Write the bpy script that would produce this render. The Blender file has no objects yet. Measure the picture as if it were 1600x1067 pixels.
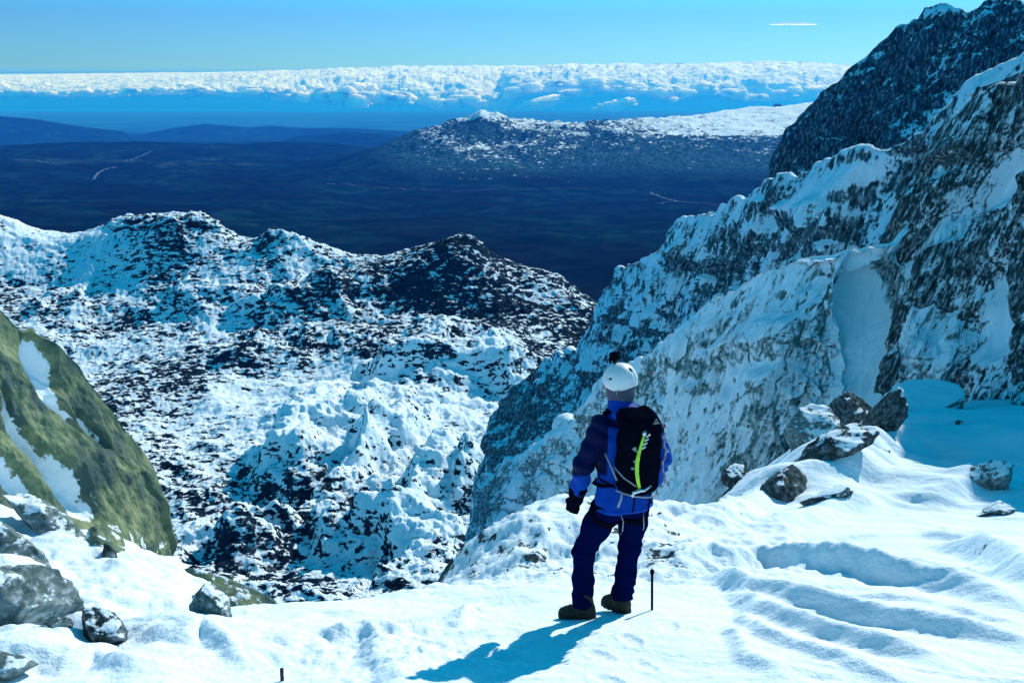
import bpy, bmesh, math, random
import numpy as np
from mathutils import Vector, Matrix
random.seed(7); RNG = np.random.default_rng(11)
S = bpy.context.scene
COL = S.collection
rad = math.radians

# ------------------------------------------------------------------ camera
F_PX, HORIZON = 1800.0, 110.0            # focal length and horizon row, in photograph pixels
PITCH = math.atan((533.5 - HORIZON) / F_PX)
CP, SP = math.cos(PITCH), math.sin(PITCH)
cam = bpy.data.cameras.new("camera"); cam_o = bpy.data.objects.new("camera", cam); COL.objects.link(cam_o)
cam.sensor_width = 36.0; cam.lens = F_PX / 1600 * 36.0
cam.clip_start = 0.1; cam.clip_end = 200000
cam_o.location = (0, 0, 0); cam_o.rotation_euler = (math.pi / 2 - PITCH, 0, 0)
S.camera = cam_o

def at(u, v, Y):
    """world point seen at photograph pixel (u, v), Y metres ahead"""
    u = np.asarray(u, float); v = np.asarray(v, float); Y = np.asarray(Y, float)
    xc = (u - 800) / F_PX; yc = -(v - 533.5) / F_PX
    dy = CP + yc * SP; dz = -SP + yc * CP
    t = Y / dy
    return np.stack([xc * t, Y + 0 * t, dz * t], -1)

def pix(P):
    P = np.asarray(P, float)
    ax = P[..., 1] * CP - P[..., 2] * SP
    up = P[..., 1] * SP + P[..., 2] * CP
    return 800 + F_PX * P[..., 0] / ax, 533.5 - F_PX * up / ax

SUN_EL = rad(32.5); SUN_AZ = math.atan2(0.57, 0.82)     # azimuth measured from +Y towards +X
SUN_DIR = np.array([math.sin(SUN_AZ) * math.cos(SUN_EL), math.cos(SUN_AZ) * math.cos(SUN_EL), math.sin(SUN_EL)])

# ------------------------------------------------------------------ noise
_P = RNG.permutation(256).astype(np.int32); _P = np.concatenate([_P, _P])
_G = RNG.normal(size=(256, 3)).astype(np.float32); _G /= np.linalg.norm(_G, axis=1)[:, None]
_A2 = RNG.uniform(0, 2 * np.pi, 256); _G2 = np.stack([np.cos(_A2), np.sin(_A2)], -1).astype(np.float32)

def fade(t): return t * t * t * (t * (t * 6 - 15) + 10)

def pn2(x, y):
    xi = np.floor(x).astype(np.int32); yi = np.floor(y).astype(np.int32)
    xf = (x - xi).astype(np.float32); yf = (y - yi).astype(np.float32)
    X = xi & 255; Y = yi & 255; u = fade(xf); v = fade(yf)
    def g(dx, dy):
        h = _P[_P[(X + dx) & 255] + ((Y + dy) & 255)]
        gr = _G2[h]
        return gr[..., 0] * (xf - dx) + gr[..., 1] * (yf - dy)
    a = g(0, 0); a += u * (g(1, 0) - a); b = g(0, 1); b += u * (g(1, 1) - b)
    return (a + v * (b - a)) * 1.4

def pn3(x, y, z):
    xi = np.floor(x).astype(np.int32); yi = np.floor(y).astype(np.int32); zi = np.floor(z).astype(np.int32)
    xf = (x - xi).astype(np.float32); yf = (y - yi).astype(np.float32); zf = (z - zi).astype(np.float32)
    X = xi & 255; Y = yi & 255; Z = zi & 255; u = fade(xf); v = fade(yf); w = fade(zf)
    def g(dx, dy, dz):
        h = _P[_P[_P[(X + dx) & 255] + ((Y + dy) & 255)] + ((Z + dz) & 255)]
        gr = _G[h]
        return gr[..., 0] * (xf - dx) + gr[..., 1] * (yf - dy) + gr[..., 2] * (zf - dz)
    def pl(dz):
        a = g(0, 0, dz); a += u * (g(1, 0, dz) - a); b = g(0, 1, dz); b += u * (g(1, 1, dz) - b)
        return a + v * (b - a)
    a = pl(0); return (a + w * (pl(1) - a)) * 1.5

def blk(x, y, z, w=.14, seed=0):
    """jointed-block noise: cells of constant offset with narrow steps between"""
    xi = np.floor(x).astype(np.int32); yi = np.floor(y).astype(np.int32); zi = np.floor(z).astype(np.int32)
    f = lambda t: sstep(.5 - w, .5 + w, t)
    u, v, q = f(x - xi), f(y - yi), f(z - zi); R_ = (_P[:256] / 127.5 - 1).astype(np.float32)
    def g(a, b, c): return R_[_P[_P[_P[(xi + a + seed) & 255] + ((yi + b) & 255)] + ((zi + c) & 255)]]
    def pl(c):
        m = g(0, 0, c); m = m + u * (g(1, 0, c) - m); n = g(0, 1, c); n = n + u * (g(1, 1, c) - n); return m + v * (n - m)
    a = pl(0); return a + q * (pl(1) - a)

def fbm2(x, y, octv=4, gain=.5, lac=2.03, mode=''):
    s = 0; a = 1.0; n = 0
    for i in range(octv):
        k = pn2(x + 17.3 * i, y - 9.1 * i)
        if mode == 'ridge': k = 1 - 2 * np.abs(k)
        elif mode == 'billow': k = 2 * np.abs(k) - .6
        s = s + a * k; n += a; a *= gain; x = x * lac; y = y * lac
    return s / n

def fbm3(p, octv=4, gain=.5, lac=2.03, mode=''):
    s = 0; a = 1.0; n = 0; x, y, z = p
    for i in range(octv):
        k = pn3(x + 17.3 * i, y - 9.1 * i, z + 5.7 * i)
        if mode == 'ridge': k = 1 - 2 * np.abs(k)
        elif mode == 'billow': k = 2 * np.abs(k) - .6
        s = s + a * k; n += a; a *= gain; x = x * lac; y = y * lac; z = z * lac
    return s / n

def sstep(a, b, x):
    t = np.clip((x - a) / (b - a), 0, 1); return t * t * (3 - 2 * t)

class RBF:
    """smooth surface through scattered values over the plane"""
    def __init__(s, xy, val, lam=0.0, scale=None):
        xy = np.asarray(xy, float); val = np.asarray(val, float)
        s.c = xy.mean(0); s.k = scale if scale is not None else xy.std(0).max()
        q = (xy - s.c) / s.k; n = len(q); s.q = q
        K = s.phi(np.linalg.norm(q[:, None] - q[None], axis=2)) + lam * np.eye(n)
        Pm = np.c_[np.ones(n), q]
        A = np.block([[K, Pm], [Pm.T, np.zeros((3, 3))]])
        s.w = np.linalg.lstsq(A, np.r_[val, np.zeros(3)], rcond=None)[0]
    @staticmethod
    def phi(r): return np.where(r > 1e-9, r * r * np.log(np.maximum(r, 1e-9)), 0)
    def __call__(s, x, y):
        sh = np.shape(x); x = (np.ravel(x) - s.c[0]) / s.k; y = (np.ravel(y) - s.c[1]) / s.k
        out = s.w[-3] + s.w[-2] * x + s.w[-1] * y
        for i, (a, b) in enumerate(s.q):
            r2 = (x - a) ** 2 + (y - b) ** 2
            out += s.w[i] * .5 * r2 * np.log(np.maximum(r2, 1e-12))
        return out.reshape(sh)

def lerp_pts(pts, x):
    p = np.array(pts, float); return np.interp(x, p[:, 0], p[:, 1])

def polydist(x, y, pts):
    """unsigned distance to a polyline, side sign and position 0..1 along it"""
    pts = np.asarray(pts, float); L = np.r_[0, np.cumsum(np.linalg.norm(np.diff(pts, axis=0), axis=1))]
    best = np.full(np.shape(x), 1e18); sg = np.zeros(np.shape(x)); tt = np.zeros(np.shape(x))
    for i in range(len(pts) - 1):
        a = pts[i]; d = pts[i + 1] - a; l2 = d @ d
        t = np.clip(((x - a[0]) * d[0] + (y - a[1]) * d[1]) / l2, 0, 1)
        dx = x - a[0] - t * d[0]; dy = y - a[1] - t * d[1]; r = dx * dx + dy * dy
        m = r < best
        best = np.where(m, r, best); sg = np.where(m, np.sign(d[0] * dy - d[1] * dx), sg)
        tt = np.where(m, (L[i] + t * math.sqrt(l2)) / L[-1], tt)
    return np.sqrt(best), sg, tt

# ------------------------------------------------------------------ mesh helpers
def tag(o, label=None, cat=None, group=None, kind=None):
    if label: o['label'] = label
    if cat: o['category'] = cat
    if group: o['group'] = group
    if kind: o['kind'] = kind
    return o

def mesh_from(name, V, Q, mat, parent=None, attrs=None, smooth=True):
    V = np.ascontiguousarray(V, np.float32).reshape(-1, 3); Q = np.ascontiguousarray(Q, np.int32)
    me = bpy.data.meshes.new(name); nq, k = Q.shape
    me.vertices.add(len(V)); me.vertices.foreach_set('co', V.ravel())
    me.loops.add(nq * k); me.loops.foreach_set('vertex_index', Q.ravel())
    me.polygons.add(nq)
    me.polygons.foreach_set('loop_start', np.arange(0, nq * k, k, dtype=np.int32))
    me.polygons.foreach_set('use_smooth', np.full(nq, smooth, bool))
    me.update(calc_edges=True)
    for n, a in (attrs or {}).items():
        at_ = me.attributes.new(n, 'FLOAT', 'POINT'); at_.data.foreach_set('value', np.ascontiguousarray(a, np.float32).ravel())
    if mat: me.materials.append(mat)
    o = bpy.data.objects.new(name, me); COL.objects.link(o)
    if parent: o.parent = parent
    return o

def grid_quads(n, m, flip=False):
    i = np.arange(n * m).reshape(n, m)
    a, b, c, d = i[:-1, :-1].ravel(), i[1:, :-1].ravel(), i[1:, 1:].ravel(), i[:-1, 1:].ravel()
    return np.stack([a, d, c, b], -1) if flip else np.stack([a, b, c, d], -1)

def grid_normals(P):
    du = np.gradient(P, axis=0); dv = np.gradient(P, axis=1)
    n = np.cross(du, dv); n /= np.linalg.norm(n, axis=2, keepdims=True) + 1e-12
    return n

def empty(name, loc=(0, 0, 0)):
    o = bpy.data.objects.new(name, None); COL.objects.link(o); o.location = loc; o.empty_display_size = .1
    return o

def bm_obj(name, bm, mat, parent=None, smooth=True):
    me = bpy.data.meshes.new(name); bm.to_mesh(me); bm.free()
    for p in me.polygons: p.use_smooth = smooth
    if mat: me.materials.append(mat)
    o = bpy.data.objects.new(name, me); COL.objects.link(o)
    if parent: o.parent = parent
    return o

# ------------------------------------------------------------------ materials
class NT:
    def __init__(s, name):
        s.m = bpy.data.materials.new(name); s.m.use_nodes = True; s.t = s.m.node_tree; s.n = s.t.nodes; s.l = s.t.links
        s.b = s.n['Principled BSDF']; s.out = s.n['Material Output']
    def add(s, typ, ins=None, **kw):
        nd = s.n.new(typ)
        for k, v in kw.items(): setattr(nd, k, v)
        for k, v in (ins or {}).items(): s.put(nd.inputs[k], v)
        return nd
    def put(s, sock, v):
        if isinstance(v, bpy.types.NodeSocket): s.l.new(v, sock)
        else: sock.default_value = v
    def math(s, op, a, b=0.0, clamp=False):
        nd = s.n.new('ShaderNodeMath'); nd.operation = op; nd.use_clamp = clamp; s.put(nd.inputs[0], a); s.put(nd.inputs[1], b); return nd.outputs[0]
    def mix(s, f, a, b):
        nd = s.n.new('ShaderNodeMix'); nd.data_type = 'RGBA'; s.put(nd.inputs[0], f); s.put(nd.inputs[6], a); s.put(nd.inputs[7], b); return nd.outputs[2]
    def ramp(s, f, a, b):
        nd = s.n.new('ShaderNodeMapRange'); nd.interpolation_type = 'SMOOTHSTEP'
        s.put(nd.inputs[0], f); s.put(nd.inputs[1], a); s.put(nd.inputs[2], b); return nd.outputs[0]
    def noise(s, vec, scale, detail=4.0, rough=.55, dist=0.0):
        nd = s.add('ShaderNodeTexNoise', {'Scale': scale, 'Detail': detail, 'Roughness': rough, 'Distortion': dist}); s.l.new(vec, nd.inputs['Vector']); return nd.outputs['Fac']
    def scale(s, vec, sc, rot=(0, 0, 0)):
        if any(rot):   # turn first, then stretch along the turned axes
            n0 = s.add('ShaderNodeMapping', {'Rotation': rot}); s.l.new(vec, n0.inputs['Vector']); vec = n0.outputs[0]
        nd = s.add('ShaderNodeMapping', {'Scale': sc}); s.l.new(vec, nd.inputs['Vector']); return nd.outputs[0]
    def attr(s, name): return s.add('ShaderNodeAttribute', attribute_name=name).outputs['Fac']
    def pos(s): return s.add('ShaderNodeNewGeometry').outputs['Position']
    def nz(s):
        g = s.add('ShaderNodeNewGeometry'); sp = s.add('ShaderNodeSeparateXYZ'); s.l.new(g.outputs['Normal'], sp.inputs[0]); return sp.outputs[2]
    def obj(s): return s.add('ShaderNodeTexCoord').outputs['Object']
    def bump(s, h, strength, dist):
        nd = s.add('ShaderNodeBump', {'Strength': strength, 'Distance': dist}); s.put(nd.inputs['Height'], h); s.l.new(nd.outputs[0], s.b.inputs['Normal']); return nd
    def base(s, c, rough=.7, spec=.3):
        s.put(s.b.inputs['Base Color'], c); s.put(s.b.inputs['Roughness'], rough); s.b.inputs['Specular IOR Level'].default_value = spec
        return s.m

SNOW = (.75, .86, .92, 1)

def snow_rock(name, rock_a, rock_b, speck, bump_d, thr=.5, k_slope=.0, slope0=.6, soft=.06, stretch=(1, 1, 1), rot=(0, 0, 0), speck_amp=1.0, fine=3.0, rough_r=.85, obj=False, frost=0.0, lichen=None, snow_col=SNOW, grain=0, crack=0):
    """snow over rock: coverage = attribute 'snow' + up-facing term + broken noise; noise scales are per metre"""
    m = NT(name); p = m.obj() if obj else m.pos(); ps = m.scale(p, stretch, rot)
    n1 = m.noise(ps, speck, 6, .62); n2 = m.noise(ps, speck * fine, 5, .6); n3 = m.noise(p, speck * .12, 3, .5)
    c = m.math('MULTIPLY', m.math('SUBTRACT', n1, .5), 1.5 * speck_amp)
    c = m.math('ADD', c, m.math('MULTIPLY', m.math('SUBTRACT', n2, .5), .8 * speck_amp))
    c = m.math('ADD', c, m.math('MULTIPLY', m.math('SUBTRACT', n3, .5), .8))
    c = m.math('ADD', c, m.attr('snow'))
    if k_slope: c = m.math('ADD', c, m.math('MULTIPLY', m.math('SUBTRACT', m.nz(), slope0), k_slope))
    if crack:   # joints: thin leaning lines where the rock shows, and fine isotropic rime
        vo = m.add('ShaderNodeTexVoronoi', {'Scale': crack}, feature='DISTANCE_TO_EDGE'); wp = m.add('ShaderNodeVectorMath', operation='ADD'); nv = m.add('ShaderNodeTexNoise', {'Scale': crack * 1.5, 'Detail': 4.0})
        m.l.new(p, nv.inputs['Vector']); sc_ = m.add('ShaderNodeVectorMath', operation='SCALE'); sc_.inputs['Scale'].default_value = 1.2 / crack; m.l.new(nv.outputs['Color'], sc_.inputs[0])
        m.l.new(ps, wp.inputs[0]); m.l.new(sc_.outputs[0], wp.inputs[1]); m.l.new(wp.outputs[0], vo.inputs['Vector'])
        ln = m.math('SUBTRACT', 1.0, m.ramp(vo.outputs['Distance'], .0, .10)); ln = m.math('MULTIPLY', ln, m.ramp(n1, .38, .6))
        c = m.math('SUBTRACT', c, m.math('MULTIPLY', ln, .55)); c = m.math('ADD', c, m.math('MULTIPLY', m.math('SUBTRACT', m.noise(p, speck * 4.5, 5, .65), .5), .75))
    f = m.ramp(c, thr - soft, thr + soft)
    rk = m.mix(m.ramp(m.noise(p, speck * 1.7, 6, .65), .35, .68), rock_a, rock_b)
    if lichen:
        rk = m.mix(m.ramp(m.noise(p, speck * .45, 5, .6), .42, .62), rk, lichen)
    if frost:   # thin rime dusting on the rock
        rk = m.mix(m.math('MULTIPLY', m.ramp(n2, .45, .75), frost), rk, snow_col)
    m.base(m.mix(f, rk, snow_col), .85, .0)
    h = m.math('ADD', m.math('MULTIPLY', n1, 1.0), m.math('MULTIPLY', n2, .5))
    h = m.math('ADD', h, m.math('MULTIPLY', f, .25))
    if grain:   # crusted, granular surface
        h = m.math('ADD', h, m.math('ADD', m.math('MULTIPLY', m.noise(p, grain, 4, .65), .3), m.math('MULTIPLY', m.noise(m.scale(p, (.5, 1.6, 1), (0, 0, rad(-16))), grain * .35, 4, .6), .18)))
    m.bump(h, .6, bump_d)
    return m.m

def plain(name, col, rough=.6, spec=.3, metal=0.0, nscale=0, amt=.25, bump=0.0, bscale=None):
    m = NT(name)
    c = col + (1,) if len(col) == 3 else col
    if nscale:
        o = m.obj(); n = m.noise(o, nscale, 5, .6)
        d = tuple(x * (1 - amt) for x in c[:3]) + (1,); e = tuple(min(1, x * (1 + amt)) for x in c[:3]) + (1,)
        m.base(m.mix(m.ramp(n, .3, .7), d, e), rough, spec)
        if bump: m.bump(m.noise(o, bscale or nscale * 3, 4, .6), .6, bump)
    else: m.base(c, rough, spec)
    m.b.inputs['Metallic'].default_value = metal
    return m.m
SKY_GAMMA, SKY_TINT, SKY_STR, SUN_STR, EXPOSURE = 1.3, (.034, .071, .112, 1), .083, 4.0, .33
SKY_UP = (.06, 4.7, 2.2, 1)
BELOW = (.0, 1.5, 5.0, 1)
HAZE_DENS, HAZE_COL = 7.0e-5, (.02, .25, 1, 1)
# ================================================================== SKY, SUN
w = bpy.data.worlds.new("World"); S.world = w; w.use_nodes = True
wt = w.node_tree; bg = wt.nodes['Background']
sky = wt.nodes.new('ShaderNodeTexSky'); sky.sky_type = 'NISHITA'; sky.sun_disc = False
sky.sun_elevation = SUN_EL; sky.sun_rotation = SUN_AZ
sky.altitude = 1900; sky.air_density = 1.0; sky.dust_density = .3; sky.ozone_density = 2.0
def wmix(f, a, b, typ='MIX'):
    nd = wt.nodes.new('ShaderNodeMix'); nd.data_type = 'RGBA'; nd.blend_type = typ; nd.clamp_result = False
    for k, v in ((0, f), (6, a), (7, b)):
        if isinstance(v, bpy.types.NodeSocket): wt.links.new(v, nd.inputs[k])
        else: nd.inputs[k].default_value = v
    return nd.outputs[2]
gm = wt.nodes.new('ShaderNodeGamma'); gm.inputs[1].default_value = SKY_GAMMA
wt.links.new(wmix(1.0, sky.outputs[0], SKY_TINT, 'MULTIPLY'), gm.inputs[0])
up = wmix(1.0, gm.outputs[0], (10, 10, 10, 1), 'MULTIPLY')
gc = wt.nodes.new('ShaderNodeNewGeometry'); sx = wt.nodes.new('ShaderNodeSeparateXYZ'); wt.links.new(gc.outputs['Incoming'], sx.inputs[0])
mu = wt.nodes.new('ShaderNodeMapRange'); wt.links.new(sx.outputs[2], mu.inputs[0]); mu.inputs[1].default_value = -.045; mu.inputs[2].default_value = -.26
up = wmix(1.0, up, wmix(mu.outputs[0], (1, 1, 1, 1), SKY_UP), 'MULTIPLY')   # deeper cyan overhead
mr = wt.nodes.new('ShaderNodeMapRange'); wt.links.new(sx.outputs[2], mr.inputs[0]); mr.inputs[1].default_value = -.002; mr.inputs[2].default_value = .006   # 'incoming' points back: positive below the horizon
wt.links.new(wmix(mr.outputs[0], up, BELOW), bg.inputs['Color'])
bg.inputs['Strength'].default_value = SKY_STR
sun = bpy.data.lights.new("sun", 'SUN'); sun.energy = SUN_STR; sun.angle = rad(.53); sun.color = (1, .955, .895)
sun_o = bpy.data.objects.new("sun", sun); COL.objects.link(sun_o)
sun_o.rotation_euler = Vector(SUN_DIR).to_track_quat('Z', 'Y').to_euler(); sun_o.location = (40, 40, 60)
S.view_settings.view_transform = 'Standard'; S.view_settings.look = 'None'; S.view_settings.exposure = EXPOSURE; S.view_settings.gamma = 1
S.cycles.max_bounces = 6; S.cycles.diffuse_bounces = 2; S.cycles.volume_bounces = 0; S.cycles.transparent_max_bounces = 8
S.cycles.use_denoising = True

# ================================================================== MATERIALS
m_ground = snow_rock('snow_ground', (.035, .05, .055, 1), (.10, .12, .12, 1), 2.2, .05, thr=.5, soft=.05, fine=4.0, grain=26)
m_valley = snow_rock('snow_over_scrub', (.003, .009, .020, 1), (.016, .036, .052, 1), .42, .45, thr=.5, k_slope=.6, slope0=.86, soft=.04, stretch=(.7, 1.0, 1.6), fine=2.6, speck_amp=2.1)
m_cliff_far = snow_rock('rimed_peak_rock', (.005, .022, .045, 1), (.028, .085, .125, 1), .8, .3, thr=.5, k_slope=.7, slope0=.45, soft=.14, stretch=(1.5, 1.2, .55), rot=(0, rad(-12), 0), fine=3.2, frost=.4, speck_amp=1.15, crack=0.22)
m_ridge = snow_rock('rimed_ridge_rock', (.008, .030, .046, 1), (.045, .125, .15, 1), 1.0, .22, thr=.5, k_slope=.7, slope0=.45, soft=.15, stretch=(1.6, 1.2, .5), rot=(0, rad(-18), 0), fine=3.0, frost=.6, speck_amp=1.2, crack=0.35)
m_cliff = snow_rock('rimed_cliff_rock', (.022, .075, .085, 1), (.12, .27, .28, 1), 1.8, .13, thr=.5, k_slope=.6, slope0=.45, soft=.22, stretch=(1.9, 1.2, .42), rot=(0, rad(-16), 0), fine=2.8, frost=.7, speck_amp=1.15, crack=0.6)
m_butt = snow_rock('dark_buttress_rock', (.007, .022, .028, 1), (.035, .080, .085, 1), 2.2, .09, thr=.5, k_slope=.35, slope0=.45, soft=.18, stretch=(1.8, 1.2, .45), rot=(0, rad(-20), 0), fine=2.8, frost=.5, speck_amp=1.1, crack=0.7)
m_slab = snow_rock('lichen_granite', (.105, .165, .10, 1), (.26, .30, .17, 1), 3.0, .07, thr=.5, soft=.05, stretch=(1.5, 1.2, .5), rot=(0, rad(34), 0), fine=3.0, lichen=(.065, .105, .10, 1), crack=.9)
m_rock = snow_rock('grey_granite', (.06, .10, .10, 1), (.20, .25, .245, 1), 3.5, .05, thr=.5, k_slope=1.1, slope0=.78, soft=.05, fine=3.0, obj=True, stretch=(1, 1, 2.2), rot=(0, rad(25), 0), frost=.5)
m_rock_dark = snow_rock('dark_granite', (.018, .03, .034, 1), (.085, .11, .115, 1), 3.5, .05, thr=.5, k_slope=1.3, slope0=.70, soft=.05, fine=3.0, obj=True, frost=.25)

# ================================================================== NEAR SNOW SLOPE
NG = [  # photograph pixel, metres ahead
 (0,1067,5.6),(200,1067,5.7),(400,1067,5.8),(600,1067,5.8),(800,1067,5.8),(1000,1067,5.85),(1200,1067,5.9),(1400,1067,6.0),(1600,1067,6.1),
 (897,969,7.5),(970,957,7.68),(1019,955,7.68),(800,1010,6.72),(700,1000,6.95),(560,1000,6.95),
 (0,940,8.1),(0,860,10.2),(0,800,12.4),(110,900,8.9),(110,830,11.5),(200,868,11.6),(60,1000,6.9),(260,870,12.0),(350,905,11.2),(320,960,8.0),(400,1000,6.9),
 (430,944,9.2),(500,938,9.0),(560,938,8.9),(640,924,9.5),(700,880,12.2),(760,850,14.0),(840,822,16.2),(900,806,17.6),(980,830,16.4),(1040,830,17.2),
 (900,880,10.8),(800,900,10.2),(720,940,8.8),
 (1120,795,19.5),(1200,756,22.5),(1290,706,26),(1390,668,29),(1500,655,31),(1600,640,33),(1760,610,36),
 (1100,860,12.4),(1250,830,14.6),(1400,790,18),(1450,730,23),(1600,760,21),(1600,850,13.2),(1500,920,10.0),(1300,900,10.2),(1150,930,8.9),(1300,980,7.9),(1500,1000,7.6),(1760,900,11)]
ng = np.array(NG); NP_ = at(ng[:, 0], ng[:, 1], ng[:, 2])
extra = []
for x in np.linspace(-6, 8, 6):
    for y in (-3, 0.5, 3.0): extra.append((x, y, -1.68 - .285 * y))
for u, v, Y, fall in [(430,944,9.2,1.0),(500,938,9.0,1.0),(560,938,8.9,1.0),(640,924,9.5,1.),(700,880,12.2,1.),(760,850,14,1.),(840,822,16.2,.95),(900,806,17.6,.9),(980,830,16.4,.85),(1040,830,17.2,.85),(350,905,11.2,1.),(260,870,12,.9)]:
    P = at(u, v, Y); d = np.array([P[0] / P[1], 1.0]); d /= np.linalg.norm(d)
    for k in (1.3, 3, 8, 16, 34): extra.append((P[0] + d[0] * k, P[1] + d[1] * k, P[2] - fall * k * (.72 if k < 2 else .8 if k < 5 else .98)))
for u, v, Y in [(1120,795,19.5),(1200,756,22.5),(1290,706,26),(1390,668,29),(1500,655,31),(1600,640,33),(1760,610,36)]:
    P = at(u, v, Y); extra.append((P[0] * 1.25, P[1] * 1.25, P[2] - 2.6))
pts = np.vstack([NP_, np.array(extra)])
g_base = RBF(pts[:, :2], pts[:, 2], lam=2e-4)

def project(u, v, f=None, y0=4.5, y1=45):
    """where the ray of a pixel meets the near slope"""
    f = f or g_base; u = np.atleast_1d(np.asarray(u, float)); v = np.atleast_1d(np.asarray(v, float)); out = []
    ys = np.exp(np.linspace(math.log(y0), math.log(y1), 400))
    for a, b in zip(u, v):
        P = at(a + 0 * ys, b + 0 * ys, ys); h = P[:, 2] - f(P[:, 0], P[:, 1])
        i = np.argmax(h < 0) if (h < 0).any() else len(ys) - 1
        i = max(i, 1); t = h[i - 1] / (h[i - 1] - h[i] + 1e-9)
        out.append(P[i - 1] + t * (P[i] - P[i - 1]))
    return np.array(out)

# wind-carved crests: pixel polyline, height, lee width, windward width
CRESTS = [
 ([(1030,897),(1100,886),(1200,887),(1350,903),(1480,928),(1620,962)], .26, .24, .9),
 ([(1118,902),(1180,934),(1270,958),(1380,978),(1500,1000),(1640,1020)], .19, .19, .45),
 ([(1150,930),(1180,966),(1280,998),(1400,1026),(1500,1050)], .15, .17, .4),
 ([(1150,962),(1200,1008),(1300,1042),(1420,1075)], .075, .10, .3),
 ([(1300,880),(1420,886),(1520,902),(1640,930)], .05, .12, .4),
 ([(1480,852),(1540,872),(1590,905),(1640,950)], .30, .30, .9),
 ([(1040,868),(1180,852),(1330,842),(1480,838)], .05, .14, .5),
 ([(1430,836),(1500,842),(1600,832)], .10, .2, .6),
 ([(1050,880),(1160,868),(1300,862)], .03, .1, .3),
 ([(1140,985),(1180,1040),(1260,1075)], .06, .1, .3),
 ([(1330,940),(1450,958),(1600,985)], .05, .1, .3),
 ([(880,880),(1000,852),(1080,830)], .04, .12, .4),
 ([(740,905),(830,872),(900,850)], .05, .12, .4),
 ([(585,985),(606,1025),(640,1068),(660,1090)], .07, .14, .3),
 ([(505,1000),(560,990),(590,1000)], .08, .1, .25),
 ([(700,985),(735,955),(760,960)], .09, .09, .25),
 ([(280,1010),(330,985),(375,1040)], .09, .12, .3),
 ([(180,960),(280,930),(400,935)], .07, .15, .5),
 ([(60,1040),(140,1020),(220,1060)], .10, .14, .4),
 ([(300,900),(420,925),(480,950)], .08, .12, .4),
 ([(420,985),(500,965),(600,958)], .04, .1, .3),
 ([(1090,822),(1180,786),(1290,770),(1400,742)], .34, .5, 1.2), ([(1180,830),(1290,812),(1380,790)], .22, .35, .9), ([(1240,760),(1320,738),(1400,700)], .4, .6, 1.2), ([(1440,800),(1540,772),(1640,756)], .32, .4, 1.1), ([(1480,730),(1560,715),(1640,700)], .3, .7, 1.2),
 ([(660,925),(760,900),(850,870)], .04, .1, .3)]
crest_xy = [(project([q[0] for q in pl], [q[1] for q in pl])[:, :2], A, ws, wl) for pl, A, ws, wl in CRESTS]

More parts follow.
